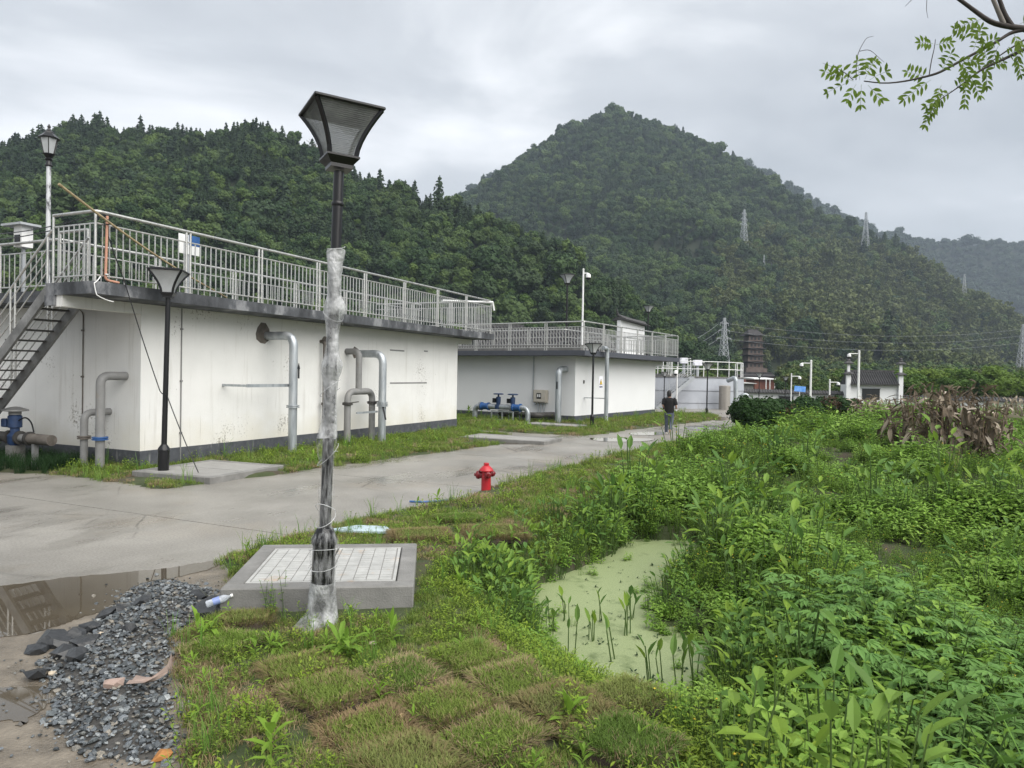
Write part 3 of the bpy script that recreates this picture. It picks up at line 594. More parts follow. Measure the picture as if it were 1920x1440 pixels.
part(MB().tube(bend([(xt, .05, zt2), (xt, -.16, zt2), (xt, -.16, -.05)], .12, 5), .05, 10), 'pipe', M_rust, t, 40); zz = zf(608, 757, -.16)[1]; flange((xt, -.16, zz), .09, m=M_rust, parent=t)
def conduit(fr, label, pts, r=.014, m=M_gpipe, clips=3):
    t = fthing(fr, 'conduit', label, 'conduit', pts[-1][0], pts[-1][1]); part(MB().tube(bend(pts, .1, 4), r, 6), 'pipe', m, t, 50)
    a, b = Vector(pts[-1]), Vector(pts[-2])
    for k in range(clips): q = a.lerp(b, (k + .6) / clips); part(MB().box(q.x - r * 2, q.x + r * 2, q.y - r * 1.6, q.y + r * 2.6, q.z - .02, q.z + .02), 'clip', m, t)
    return t
xc = zf(340, 700, -.02)[0]; conduit(F1, 'thin grey conduit running down the white front wall beside the black lamp', [(xc, -.02, 3.74), (xc, -.02, .0)])
yc = F1.at_x(155, 700, -.02)[0]; conduit(F1, 'thin stained conduit running down the side wall beside the stair', [(-.3, yc, 3.74), (-.02, yc, 3.6), (-.02, yc, .3)], m=M_rust)
# -------- pipes on the stair side
for (pv, ptop, yfl, name_, lab, r_, wm) in ((188, 703, 822, 'vent_pipe', 'taller of two grey elbow pipes by the stair, with blue flange', .095, M_blue), (158, 772, 820, 'vent_pipe', 'shorter of two grey elbow pipes by the stair, with rusty flange', .08, M_rust)):
    X_ = -.62; yy = F1.at_x(pv, 780, X_)[0]; zz = F1.at_x(pv, ptop, X_)[1] - .02
    t = fthing(F1, name_, lab, 'pipe', X_, yy); part(MB().tube(bend([(.05, yy, zz), (X_, yy, zz), (X_, yy, -.05)], .2, 7), r_, 12), 'pipe', M_gpipe, t, 40)
    flange((X_, yy, F1.at_x(pv, yfl, X_)[1]), r_ * 1.75, m=wm, parent=t)
# -------- valve set behind the stair foot
yv = F1.at_x(28, 800, -.9)[0]; zv = .62
t = fthing(F1, 'valve_unit', 'dark blue motor valve with rain cap on a stained pipe under the stair', 'valve', -.9, yv)
part(MB().tube([(-.9, yv - 1.35, zv), (-.9, yv - .55, zv)], .125, 12), 'pipe', M_rust, t, 40)
part(MB().tube([(-.9, yv - .55, zv), (-.9, yv - .2, zv)], [.1, .09], 10), 'reducer', M_gpipe, t, 40)
part(MB().tube([(-.9, yv + .2, zv), (-.9, yv + 2.2, zv)], .12, 10), 'pipe', M_iron, t, 40)
for dy in (-.55, -.2, .2): flange((-.9, yv + dy, zv), .16, 'y', M_iron, t)
vb = part(MB().lathe([(.1, -.2), (.15, -.12), (.16, .05), (.1, .12), (.1, .22), (.15, .24), (.15, .5), (.11, .53)], 12, (-.9, yv, zv)), 'valve_body', M_navy, t, 30)
part(MB().box(-1.06, -.74, yv + .1, yv + .28, zv + .24, zv + .44, .02), 'motor', M_navy, vb)
part(MB().lathe([(.13, .53), (.13, .6), (.28, .62), (.27, .65), (.1, .71), (.02, .72)], 14, (-.9, yv, zv)), 'rain_cap', M_gpipe, t, 40)
part(MB().tube(bend([(-.9, yv - .14, zv + .4), (-.9, yv - .4, zv + .5), (-.9, yv - .62, zv + .38), (-.9, yv - .7, zv + .15)], .12, 4), .018, 6), 'cable', M_black, t, 50)
part(MB().box(-1.05, -.75, yv - .15, yv + .1, -.05, zv - .18), 'support', M_conc, t); part(MB().box(-.95, -.85, yv - .8, yv - .7, -.05, zv - .1), 'support', M_gpipe, t)
# ---------------------------------------------------------------- second tank building (clean)
L2x = F2.at_y(1228, 740, 0)[0]; Z2 = 3.22
b2 = fthing(F2, 'tank_building', 'clean white tank building with slate grey fascia in the middle distance', 'building')
part(MB().box(0, L2x, 0, 13, -.2, Z2), 'wall', M_wall2, b2); part(MB().box(-.02, L2x + .02, -.02, 13.02, -.2, .33), 'plinth', M_fascia2, b2)
part(MB().prism([(-1.0, -1.0), (L2x + 1.4, -1.0), (L2x + 1.4, 14), (-1.0, 14)], Z2 + .002, Z2 + .24), 'roof_slab', M_fascia2, b2)
part(MB().box(L2x + .004, L2x + 1.2, .02, .3, Z2 - .25, Z2), 'beam', M_wall2, b2)
wp = F2.at_y(1095, 716, -.02); part(MB().box(wp[0] - .06, wp[0] + .06, -.03, .01, wp[1] - .08, wp[1] + .08), 'wall_socket', M_iron, b2)
railing(F2, 'stainless guard railing around the roof of the clean white building', [(-.9, 13.5), (-.9, -.9), (L2x + 1.3, -.9), (L2x + 1.3, 6)], Z2 + .24, h=1.34, bal=.16, rb=.015)
railing(F2, 'inner stainless railing on the clean white roof behind its guard railing', [(.8, 12), (.8, 1.0), (L2x, 1.0)], Z2 + .24, h=1.1, skip_bal=True)
# roof channel and covers seen through the railing
part(MB().box(.1, .5, -.2, 13, Z2 + .24, Z2 + .55), 'channel_wall', M_conc, b2)
xq = F2.at_y(1122, 700, -.75)[0]
t = fthing(F2, 'vent_pipe', 'grey down pipe with elbow at the corner of the clean white building', 'pipe', xq, -.85)
part(MB().tube(bend([(xq, .05, 3.05), (xq, -.85 - .35, 3.75), (xq, -1.2, -.05)], .01, 2)[-2:] and bend([(xq - .45, -1.2, 3.62), (xq, -1.2, 3.62), (xq, -1.2, -.05)], .25, 6), .10, 12), 'pipe', M_galv, t, 40)
part(MB().box(xq - .03, xq + .03, -1.12, .01, 1.18, 1.22), 'bracket', M_galv, t)
yq = F2.at_x(1047, 740, -.7)[0]
t = fthing(F2, 'vent_pipe', 'stubby galvanised elbow pipe left of the clean building\'s corner', 'pipe', -.7, yq)
zz = F2.at_x(1050, 692, -.7)[1]; part(MB().tube(bend([(.05, yq, zz), (-.7, yq, zz), (-.7, yq, -.05)], .3, 7), .15, 12), 'pipe', M_galv, t, 40)
part(MB().box(-.87, -.845, yq - .03, yq + .03, zz - .95, zz - .6), 'flow_arrow', M_black, t)
# control box with conduits
yb = F2.at_x(1013, 744, -.2)[0]; zb0 = F2.at_x(1013, 755, -.2)[1]; zb1 = F2.at_x(1013, 731, -.2)[1]
t = fthing(F2, 'control_box', 'beige electrical control box with window on the clean white wall', 'control box', -.1, yb)
part(MB().box(-.30, -.02, yb - .36, yb + .36, zb0, zb1, .02), 'cabinet', mat('beige_enamel', (.42, .39, .33), rough=.5), t)
dr = part(MB().box(-.325, -.303, yb - .31, yb + .31, zb0 + .05, zb1 - .05, .008), 'door', mat('beige_door', (.46, .43, .37), rough=.5), t)
part(MB().box(-.335, -.326, yb - .12, yb + .14, zb0 + .2, zb1 - .16), 'window', M_black, dr)
for a in (-.05, .06): part(MB().box(-.342, -.336, yb + a - .035, yb + a + .035, zb0 + .28, zb0 + .42), 'dial', M_white, dr)
for dy in (-.2, -.02, .14): part(MB().tube([(-.15, yb + dy, -.05), (-.15, yb + dy, zb0)], .025, 6), 'conduit_leg', M_galv, t, 50)
part(MB().tube(bend([(-.05, yb + .5, Z2), (-.05, yb + .5, zb0 + .1), (-.15, yb + .3, zb0 - .12), (-.15, yb + .2, zb0)], .1, 4), .03, 7), 'conduit', M_galv, t, 50)
# valve skid: a pipe loop with two blue couplings and two hand wheels
ya, yb2 = F2.at_x(891, 760, -1.6)[0], F2.at_x(990, 760, -1.6)[0]; X_ = -1.6; zc = F2.at_x(940, 763, X_)[1]
t = fthing(F2, 'valve_skid', 'pipe loop with two blue couplings and two hand wheels in front of the clean building', 'valve set', X_, (ya + yb2) / 2)
part(MB().tube(bend([(X_, ya, -.05), (X_, ya, zc), (X_, yb2, zc), (X_, yb2, -.05)], .3, 6), .13, 12), 'pipe_loop', M_galv, t, 40)
dyl = yb2 - ya
for f in (.2, .8):
    yk = ya + dyl * f; part(MB().lathe([(.2, -.22), (.2, -.17), (.16, -.15), (.16, .15), (.2, .17), (.2, .22)], 14, (X_, yk, zc), 'y'), 'coupling', M_blue, t, 30)
    flange((X_, yk + .3, zc), .21, 'y', M_galv, t)
for f in (.45, .72):
    yk = ya + dyl * f; v_ = part(MB().lathe([(.17, -.1), (.17, .1), (.1, .12), (.12, .3), (.12, .48), (.05, .5), (.04, .62)], 12, (X_, yk, zc)), 'valve', M_navy, t, 30)
    part(MB().lathe([(.24, .6), (.26, .62), (.26, .64), (.2, .66), (.06, .66)], 14, (X_, yk, zc)), 'hand_wheel', M_navy, v_, 30)
    part(MB().box(X_ - .14, X_ - .02, yk + .1, yk + .26, zc + .2, zc + .42), 'motor', M_black, v_)
y1, y2 = ya + dyl * .38, ya + dyl * .78
for xx in (X_ - .25, X_ + .35):
    for yy in (y1, (y1 + y2) / 2, y2): part(MB().box(xx - .03, xx + .03, yy - .03, yy + .03, .0, zc - .18), 'frame_leg', M_galv, t)
    for zz in (.08, zc - .2): part(MB().box(xx - .025, xx + .025, min(y1, y2) + .03, max(y1, y2) - .03, zz - .025, zz + .025), 'frame_bar', M_galv, t)
part(MB().tube(bend([(X_ + .45, y1, zc - .35), (X_ + .45, yb2 - .3, zc - .35), (.05, yb2 - .5, zc - .35)], .3, 5), .14, 12), 'branch_pipe', M_iron, t, 40)
# warning sign on the down pipe
# warning sign on the down pipe
sgx, sz1 = F2.at_y(1127, 705.5, -1.33); _, sz0 = F2.at_y(1127, 729, -1.33)
M_signw = mat('sign_white', (.78, .78, .84), rough=.4); M_yel = mat('sign_yellow', (.75, .5, .03), rough=.4)
def text_mesh(s, size, m, name='lettering'):
    cu = bpy.data.curves.new('txt', 'FONT'); cu.body = s; cu.size = size; cu.align_x = 'CENTER'; cu.align_y = 'CENTER'; cu.extrude = .003
    o = bpy.data.objects.new('txt', cu); C.objects.link(o); dg = bpy.context.evaluated_depsgraph_get(); me = bpy.data.meshes.new_from_object(o.evaluated_get(dg)); bpy.data.objects.remove(o); me.materials.clear(); me.materials.append(m); return me
sw = .36; t = fthing(F2, 'warning_sign', 'white warning sign with yellow triangle strapped to the down pipe', 'sign', sgx, -1.33, sz0)
sh_ = sz1 - sz0
part(MB().box(sgx - sw / 2, sgx + sw / 2, -1.33, -1.315, sz0, sz1), 'board', M_signw, t)
def tri(s, y, dz): return MB().add([(sgx - s, y, sz0 + dz), (sgx + s, y, sz0 + dz), (sgx, y, sz0 + dz + s * 1.9), (sgx - s, y + .006, sz0 + dz), (sgx + s, y + .006, sz0 + dz), (sgx, y + .006, sz0 + dz + s * 1.9)], [(0, 1, 2), (3, 5, 4), (0, 3, 4, 1), (1, 4, 5, 2), (2, 5, 3, 0)])
part(tri(.145, -1.338, .2), 'triangle_border', M_black, t); part(tri(.115, -1.346, .218), 'triangle', M_yel, t)
part(MB().box(sgx - .011, sgx + .011, -1.353, -1.347, sz0 + .27, sz0 + .35), 'exclamation_mark', M_black, t); part(MB().box(sgx - .011, sgx + .011, -1.353, -1.347, sz0 + .236, sz0 + .256), 'exclamation_mark', M_black, t)
lt = obj('lettering', text_mesh('注意安全', .085, mat('sign_ink', (.03, .03, .09), rough=.5)), t, (0, -.012, .09)); lt.rotation_euler = (math.pi / 2, 0, 0)
# ---------------------------------------------------------------- garden lamps
def lamp_head(t, z, h, wt, wb, pane, roof2=False):
    """square head flaring upward on a concave curve: ribs, panes, roof"""
    K = 6
    def hw(f): return wb / 2 + (wt - wb) / 2 * (f ** 1.6)
    col_ = MB().prism([(-wb * .42, -wb * .42), (wb * .42, -wb * .42), (wb * .42, wb * .42), (-wb * .42, wb * .42)], z - h * .26, z - h * .18)
    a, b = wb * .42, wb * .62; col_.add([(s * k, r_ * k, zz) for k, zz in ((a, z - h * .18), (b, z - h * .04), (b, z)) for s, r_ in ((-1, -1), (1, -1), (1, 1), (-1, 1))], [(3, 2, 1, 0), (8, 9, 10, 11)] + [(i * 4 + j, i * 4 + (j + 1) % 4, i * 4 + 4 + (j + 1) % 4, i * 4 + 4 + j) for i in (0, 1) for j in range(4)]); col_.build('collar', M_black, t)
    for q in range(4):
        ang = q * math.pi / 2; c, s = math.cos(ang), math.sin(ang); rot = lambda x, y: (x * c - y * s, x * s + y * c)
        rb = MB(); pts = []
        for k in range(K + 1): f = k / K; w = hw(f); x, y = rot(-w, -w); pts.append((x, y, z + h * f))
        rb.tube(pts, wt * .038, 4); rb.build('rib', M_black, t)
        pn = MB(); vs = []
        for k in range(K + 1):
            f = k / K; w = hw(f) - wt * .012
            for e in (-1, 1): x, y = rot(e * (w - wt * .02), -w); vs.append((x, y, z + h * f))
        pn.add(vs, [(2 * k, 2 * k + 1, 2 * k + 3, 2 * k + 2) for k in range(K)]); pn.build('pane', pane, t, 60)
    w = wt / 2 + wt * .045; r = MB(); r.box(-w, w, -w, w, z + h, z + h + h * .07, .008); ro = r.build('roof', M_black, t)
    r = MB(); w2 = w * .8; r.box(-w2, w2, -w2, w2, z + h * 1.072, z + h * 1.13, .008); r.build('roof_cap', M_black, ro)
def make_lamp(label):
    t = thing('street_lamp', label, 'street lamp', group='black square-headed garden lamps'); H = 4.4
    MB().lathe([(.11, -.05), (.11, .55), (.125, .56), (.115, .6), (.06, .68)], 12).build('base_sleeve', M_black, t, 35)
    MB().tube([(0, 0, .66), (0, 0, 1.8), (0, 0, 3.82)], [.058, .055, .05], 10).build('pole', M_black, t, 60)
    lamp_head(t, H - .5, .44, .64, .22, M_glass); return t
lamp0 = make_lamp('black square-headed lamp in front of the weathered left building'); p = P(306, 893); lamp0.location = p; lamp0.rotation_euler = (0, R(.9), R(12))
def lamp_at(p, rz, sc_, label): return dup(lamp0, p, R(rz), label, sc_)
def lamp_top(px, ytop, Y, zbase, label, rz=20):
    q = D(px, ytop, Y); return lamp_at((q.x, q.y, zbase), rz, (q.z - zbase) / 4.4, label)
lamp_top(1113, 643, 31.6, 0, 'black square-headed lamp before the corner of the clean white building', 30)
lamp_top(1327, 681, 43.0, 0, 'black square-headed lamp in front of the round grey tank')
lamp_top(1064, 514, 37.5, Z2 + .24, 'tallest black lamp standing on the clean white roof')
lamp_top(1216, 573, 46.0, Z2 + .24, 'black lamp rising behind the far end of the clean white roof', 40)
lamp_top(1424, 699, 57.0, -.2, 'small far lamp beside the wall below the pagoda')
lamp_top(1473, 706, 60.0, -.2, 'small far lamp left of the blue sign', 5)
lamp_top(1246, 697, 50.0, 0, 'small black lamp between the clean building and the round tank', 10)
# tall lamp in front, its pole wrapped in film
pw = P(602, 1178); t = thing('street_lamp', 'tall black lamp in front, its pole wrapped in crumpled clear film', 'street lamp', pw); t.rotation_euler = (0, R(1.45), R(29)); t.scale = (1,) * 3
MB().lathe([(.10, -.1), (.10, .74), (.112, .76), (.112, .80), (.07, .90)], 16).build('base_sleeve', M_black, t, 35)
MB().tube([(0, 0, .88), (0, 0, 2.5), (0, 0, 4.08)], [.05, .048, .046], 14).build('pole', M_black, t, 60)
MB().lathe([(.05, 3.77), (.055, 3.78), (.055, 3.8), (.05, 3.81)], 14).build('joint_ring', M_black, t, 60)
lamp_head(t, 4.2, .40, .57, .235, M_ribbed)
M_film = mat('clear_film', [(.3, (.62, .63, .64)), (.7, (.85, .86, .87))], scale=9, rough=.14, bump=1.0, bscale=46, stretch=(1, 1, .6), transl=.3, alpha=(.25, .85, 8))
M_film2 = mat('thin_film', [(.3, (.5, .51, .52)), (.7, (.74, .75, .76))], scale=9, rough=.18, bump=.9, bscale=28, stretch=(2.2, 2.2, .4), alpha=(.0, .28, 14))
def film(z0, z1, fm):
    b = MB(); n, m = 28, int(56 * (z1 - z0)) + 2; vs = []
    for i in range(m + 1):
        f = i / m; z = z0 + (z1 - z0) * f; low = z < .86
        base = (.116 + .10 * max(0, (.16 - z) / .16) ** 1.3) if z < .8 else (.116 - .056 * min(1, (z - .8) / .12))
        bag = .024 * max(0, math.sin(z * 9.2 + 1.5 * math.sin(z * 2.3))) ** 2 * (1 if 1.35 < z < 3.0 else .25)
        for k in range(n):
            a = 2 * math.pi * k / n; tw = a + z * 3.4
            r = base + bag * (1 + .8 * math.cos(a - z * 2.0)) + .008 * math.sin(2 * tw + 5 * z) + .007 * noise.noise((math.cos(a) * 3, math.sin(a) * 3, z * 7)) + .010 * abs(noise.noise((math.cos(tw) * 4, math.sin(tw) * 4, z * 3)))
            if z > 3.28: r += .012 * noise.noise((a * 6, z * 40, 1)) + .006
            vs.append((r * math.cos(a) - .06 * max(0, (.14 - z) / .14), r * math.sin(a), z + .01 * noise.noise((a, z * 9, 3))))
    b.add(vs, [(i * n + k, i * n + (k + 1) % n, (i + 1) * n + (k + 1) % n, (i + 1) * n + k) for i in range(m) for k in range(n)])
    return b.build('plastic_film', fm, t, 80)
for z0_, z1_, m_ in ((.02, .42, M_film), (.42, 1.7, M_film2), (1.7, 3.38, M_film)): film(z0_, z1_, m_)
for z_, tl in ((.52, .03), (.66, -.02), (.92, .05), (1.02, -.06), (1.5, .08), (2.1, .06), (2.75, -.07), (3.31, .02), (3.35, -.02)):
    r_ = .124 if z_ < .8 else (.084 if z_ < 3 else .074); MB().tube([((r_ + .004) * math.cos(k * .349), (r_ + .004) * math.sin(k * .349), z_ + tl * math.sin(k * .349 + z_) + k * .004) for k in range(19)], .0035, 4).build('film_twist', M_film, t)
# old lantern on the left roof
M_peel = mat('peeling_pole', [(.46, (.05, .052, .055)), (.52, (.55, .56, .58))], scale=2.2, rough=.6, stretch=(1.2, 1.2, .5))
q = D(92, 240, 18.6); t = thing('street_lamp', 'old six-sided lantern on a peeling pole above the left roof', 'street lamp', (q.x, q.y, 4.0)); hz = q.z - 4.0
MB().tube([(0, 0, 0), (0, 0, hz - 1.0)], .055, 10).build('pole', M_peel, t, 60)
MB().lathe([(.07, hz - 1.0), (.1, hz - .98), (.07, hz - .94), (.06, hz - .86), (.1, hz - .82), (.07, hz - .78), (.12, hz - .7), (.15, hz - .68)], 12).build('collar', M_black, t, 35)
for k in range(6):
    a0, a1 = k * math.pi / 3, (k + 1) * math.pi / 3
    MB().add([(r_ * math.cos(a), r_ * math.sin(a), z_) for r_, z_ in ((.12, hz - .68), (.21, hz - .28)) for a in (a0, a1)], [(0, 1, 3, 2)]).build('pane', M_glass, t); MB().tube([(.125 * math.cos(a0), .125 * math.sin(a0), hz - .68), (.215 * math.cos(a0), .215 * math.sin(a0), hz - .28)], .012, 4).build('rib', M_black, t)
MB().lathe([(.25, hz - .29), (.26, hz - .26), (.12, hz - .14), (.11, hz - .1), (.05, hz - .06), (.03, hz), (.045, hz + .03), (.01, hz + .1)], 6).build('roof', M_black, t)
# ---------------------------------------------------------------- hydrant
M_red = mat('red_enamel', [(.3, (.34, .012, .02)), (.7, (.46, .02, .03))], scale=5, rough=.35, two=(2.5, (2, 2, 1.2), .6, .72, (.3, .14, .1))); M_dred = mat('dark_red_enamel', (.16, .01, .014), rough=.3)
t = thing('fire_hydrant', 'red fire hydrant at the grass edge of the road', 'hydrant', P(911, 924), R(-35))
MB().lathe([(.13, -.05), (.13, .02), (.094, .03), (.092, .42), (.1, .43)], 18).build('barrel', M_red, t, 35)
MB().lathe([(.138, .425), (.14, .44), (.12, .47), (.07, .52), (.05, .53)], 18).build('bonnet', M_red, t, 35); MB().lathe([(.05, .525), (.052, .565), (.045, .58)], 6).build('operating_nut', M_red, t)
for a, zc_, rr in ((R(200), .34, .078), (R(320), .36, .06), (R(80), .36, .06)):
    d = Vector((math.cos(a), math.sin(a), 0)); b = MB(); b.tube([d * .06 + Vector((0, 0, zc_)), d * .15 + Vector((0, 0, zc_))], rr * .85, 14); nz_ = b.build('nozzle', M_dred, t, 35)
    b = MB(); b.tube([d * .13 + Vector((0, 0, zc_)), d * .145 + Vector((0, 0, zc_)), d * .185 + Vector((0, 0, zc_)), d * .2 + Vector((0, 0, zc_))], [rr, rr * 1.08, rr, rr * .7], 14); b.tube([d * .2 + Vector((0, 0, zc_)), d * .235 + Vector((0, 0, zc_))], rr * .4, 6); b.build('cap', M_dred, nz_, 35)
# ---------------------------------------------------------------- access pits
M_cover = mat('pale_cover', [(.3, (.33, .33, .315)), (.6, (.43, .43, .41)), (.8, (.5, .5, .475))], scale=5, rough=.6, two=(3, (1, 1, 1), .6, .74, (.42, .3, .2)))
M_coverj = mat('cover_recess', (.27, .265, .25), rough=.8)
def pit(label, c, w, d, z, rz, rim=.16, name='access_pit', ribs=True, base=-.1):
    t = thing(name, label, 'manhole', (c[0], c[1], 0), rz); x, y = w / 2, d / 2; b = MB()
    b.box(-x, x, -y, -y + rim, base, z, .012); b.box(-x, x, y - rim, y, base, z, .012); b.box(-x, -x + rim, -y + rim, y - rim, base, z - .002, .012); b.box(x - rim, x, -y + rim, y - rim, base, z - .002, .012); b.build('kerb_frame', M_conc, t)
    iw = (w - 2 * rim) / 2 - .012
    for s in (-1, 1):
        x0 = s * (iw / 2 + .006) - iw / 2; x1 = x0 + iw; b = MB(); y0, y1 = -y + rim + .022, y - rim - .012; b.box(x0 + .006, x1 - .004, y0, y1, z - .07, z - .012); pn = b.build('cover_panel', M_coverj, t)
        if not ribs: continue
        r_ = MB(); r_.box(x0 + .006, x1 - .004, y0, y0 + .03, z - .011, z - .003); r_.box(x0 + .006, x1 - .004, y1 - .03, y1, z - .011, z - .003); r_.box(x0 + .006, x0 + .036, y0 + .034, y1 - .034, z - .011, z - .003); r_.box(x1 - .034, x1 - .004, y0 + .034, y1 - .034, z - .011, z - .003)
        r_.build('rim', M_cover, pn); nx, ny = 5, 14
        bx, by = (iw - .09) / nx, (y1 - y0 - .08) / ny
        for i in range(nx):
            for j in range(ny):
                if i in (1, 3) and j % 2: continue
                hh = 2 if i in (1, 3) else 1; X0, Y0 = x0 + .045 + i * bx, y0 + .04 + j * by
                MB().box(X0 + .004, X0 + bx - .004, Y0 + .004, Y0 + by * hh - .004, z - .011, z - .002 - U(0, .002)).build('tread_block', M_cover, pn)
    return t
ZP = .27; c = (P(425, 1104, ZP) + P(788, 1098, ZP) + P(770, 1019, ZP) + P(484, 1021, ZP)) / 4; dv = P(788, 1098, ZP) - P(425, 1104, ZP); dd = (P(627, 1020, ZP) - P(606, 1101, ZP)).length
pit('raised concrete access pit with two pale covers behind the wrapped lamp', c, dv.length, dd, ZP, math.atan2(dv.y, dv.x), .17)
M_blueboard = mat('pale_blue_board', (.42, .52, .56), rough=.6); q = P(672, 1014); tag(MB().prism([(-.5, -.1), (.45, -.16), (.3, .2), (-.12, .24)], 0, .03).build('foam_board', M_blueboard, loc=(q.x, q.y + .25, .08)), 'pale blue board scrap lying behind the access pit', 'board')
ca, cb = P(268, 877, .14), P(372, 903, .14); cc_ = P(520, 877, .14); dv = cc_ - cb; pit('low concrete pit cover in the grass behind the black lamp', (ca + cc_) / 2, dv.length * .98, (ca - cb).length * .8, .14, math.atan2(dv.y, dv.x), .14, ribs=False)
ca, cb, cc_ = P(880, 816, .1), P(985, 828, .1), P(1008, 819, .1); dv = cc_ - ca; pit('flat concrete pit cover beside the lane between the two buildings', (ca + cb + cc_) / 3, 3.2, 1.6, .12, F1.a - R(90), .14, ribs=False)
c = P(1040, 799); pit('thin white pit cover in the lawn before the clean building', c, 2.6, 1.2, .1, F2.a - R(90), .1, ribs=False)
# ---------------------------------------------------------------- bamboo pole, wires, plank, notice on the left roof
M_bamboo = mat('dry_bamboo', [(.3, (.2, .15, .08)), (.7, (.36, .29, .17))], scale=4, rough=.6, stretch=(4, 4, .5)); M_orange = mat('orange_plastic', (.5, .26, .18), rough=.6)
a, b = D(110, 345, 13.2), F1.W(*((lambda r: (r[0], -.75))(F1.at_y(425, 560, -.75))), 4.05)
d = b - a; bp = MB(); pts, rr = [], []
for k in range(41): f = k / 40; pts.append(a + d * f + Vector((0, 0, -.12 * math.sin(math.pi * f)))); rr.append(.024 - .006 * f + (.003 if k % 4 == 0 else 0))
t = thing('bamboo_pole', 'long bamboo pole propped slantwise over the corner of the left railing', 'pole', b); bp.v = []; bp.tube([p_ - b for p_ in pts], rr, 8); bp.build('cane', M_bamboo, t, 50)
q = F1.W(-1.55, -.98, 4.0); t = thing('orange_conduit', 'upright orange plastic pipe tied to the corner of the left railing', 'pipe', q, F1.a); MB().tube(bend([(.3, .05, .03), (0, .04, .05), (0, 0, 1.33)], .08, 4), .026, 8).build('pipe', M_orange, t, 50)
for z_ in (.15, 1.15, 1.24): MB().lathe([(.032, 0), (.034, .01), (.032, .02)], 8, (0, 0, z_)).build('tie', M_black if z_ > 1 else M_white, t)
def cable(name, label, pts, r, m, sag=0.0, cat='cable'):
    pts = [Vector(p_) for p_ in pts]; o = pts[-1]; P_ = []
    for i in range(len(pts) - 1):
        for k in range(12): f = k / 12; P_.append(pts[i].lerp(pts[i + 1], f) - o - Vector((0, 0, sag * 4 * f * (1 - f))))
    P_.append(pts[-1] - o); return tag(MB().tube(P_, r, 5).build(name, m, smooth=60, loc=o), label, cat)
cable('power_cable', 'black cable sagging from the left railing to the lamp and down to the pit cover', [F1.W(-1.6, -.95, 5.2), F1.W(-1.2, -1.02, 4.1), P(306, 893) + Vector((-.08, -.02, 1.82)), P(306, 893) + Vector((.07, -.04, 1.75)), P(372, 886, .16)], .011, M_black, .04)
cable('white_rope', 'frayed white rope dangling from the corner of the left roof slab', [F1.W(-1.7, -1.0, 4.1), F1.W(-1.85, -1.03, 3.95), F1.W(-1.8, -1.04, 3.72), F1.W(-1.45, -1.05, 3.62)], .010, M_white, .02, 'rope')
for k, (a_, b_) in enumerate((((-60, 440), (178, 405)), ((-60, 452), (178, 410)))):
    cable('overhead_cable', ('upper' if k == 0 else 'lower') + ' of two black cables running left from the railing corner', [D(*a_, 17), F1.W(-1.74, -.9, 5.33 - .06 * k)], .012, M_black, .12)
x_, z_ = F1.at_y(355, 452, -.2); t = fthing(F1, 'notice_board', 'small blue and white notice on a post behind the left railing', 'sign', x_, -.2, 4.0)
part(MB().box(x_ - .3, x_ + .3, -.2, -.185, z_ - .32, z_ + .14), 'panel', M_white, t); part(MB().box(x_ - .02, x_ + .3, -.206, -.201, z_ - .1, z_ + .14), 'blue_header', M_blue, t); part(MB().box(x_ - .03, x_ + .03, -.18, -.14, 4.0, z_ + .1), 'post', M_grey, t)
x_, z_ = F1.at_y(44, 440, 3.2); t = fthing(F1, 'kiosk', 'small white cabinet with flat roof on the left roof behind the stair', 'cabinet', x_, 3.2, 4.0)
part(MB().box(x_ - .1, x_ + .16, 3.1, 3.4, z_ - .3, z_ + .2), 'cabinet_body', M_white, t); part(MB().box(x_, x_ + .06, 3.22, 3.28, 4.0, z_ - .3), 'stand', M_grey, t); part(MB().box(x_ - .22, x_ + .26, 2.95, 3.7, z_ + .2, z_ + .25), 'roof', M_grey, t); part(MB().box(x_ - .12, x_ - .102, 3.15, 3.35, z_ - .25, z_ - .02), 'window', M_black, t)
# white slack water pipe lying along the slab top at the far end
cable('roof_hose', 'pale hose lying along the far end of the left roof railing', [F1.W(12.8, -.4, 5.1), F1.W(15.2, -.7, 5.28), F1.W(16.1, -.95, 5.35), F1.W(16.15, -1.0, 5.0)], .05, M_white, .0, 'hose')
# ---------------------------------------------------------------- round tank
M_tank = mat('tank_cladding', [(.3, (.36, .38, .42)), (.7, (.43, .45, .49))], scale=1.2, rough=.6, two=(1.5, (1, 1, .3), .55, .75, (.33, .34, .36)))
tcx, tcy, tr_ = 12.6, 57.6, 5.9; t = thing('round_tank', 'round grey clad tank with white walkway railing in the distance', 'tank', (tcx, tcy, 0))
zt_ = 2.28
for k, (z0, z1) in enumerate(((-.2, .42), (.42, 1.32), (1.32, zt_))): MB().lathe([(tr_ + .03, z0 + .002), (tr_ - .01, z1 - .03), (tr_ - .05, z1)], 56).build('cladding_ring', M_tank, t, 35)
MB().lathe([(tr_ + .05, zt_ + .002), (tr_ + .06, zt_ + .08), (tr_ - .3, zt_ + .08)], 56).build('top_rim', M_conc, t, 35)
for hh in (.55, 1.1):
    MB().tube([((tr_ - .08) * math.cos(a), (tr_ - .08) * math.sin(a), zt_ + .08 + hh) for a in [R(200) + R(3) * k for k in range(57)]], .03, 6).build('rail', M_white, t, 50)
pm = MB().tube([(0, 0, 0), (0, 0, 1.1)], .03, 6).build('post', M_white, mesh_only=True, smooth=50)
for k in range(15): a = R(200) + R(12) * k; obj('post', pm, t, ((tr_ - .08) * math.cos(a), (tr_ - .08) * math.sin(a), zt_ + .08))
MB().box(-1.0, .6, -4, 4, zt_ + .1, zt_ + .25).build('bridge', M_conc, t)
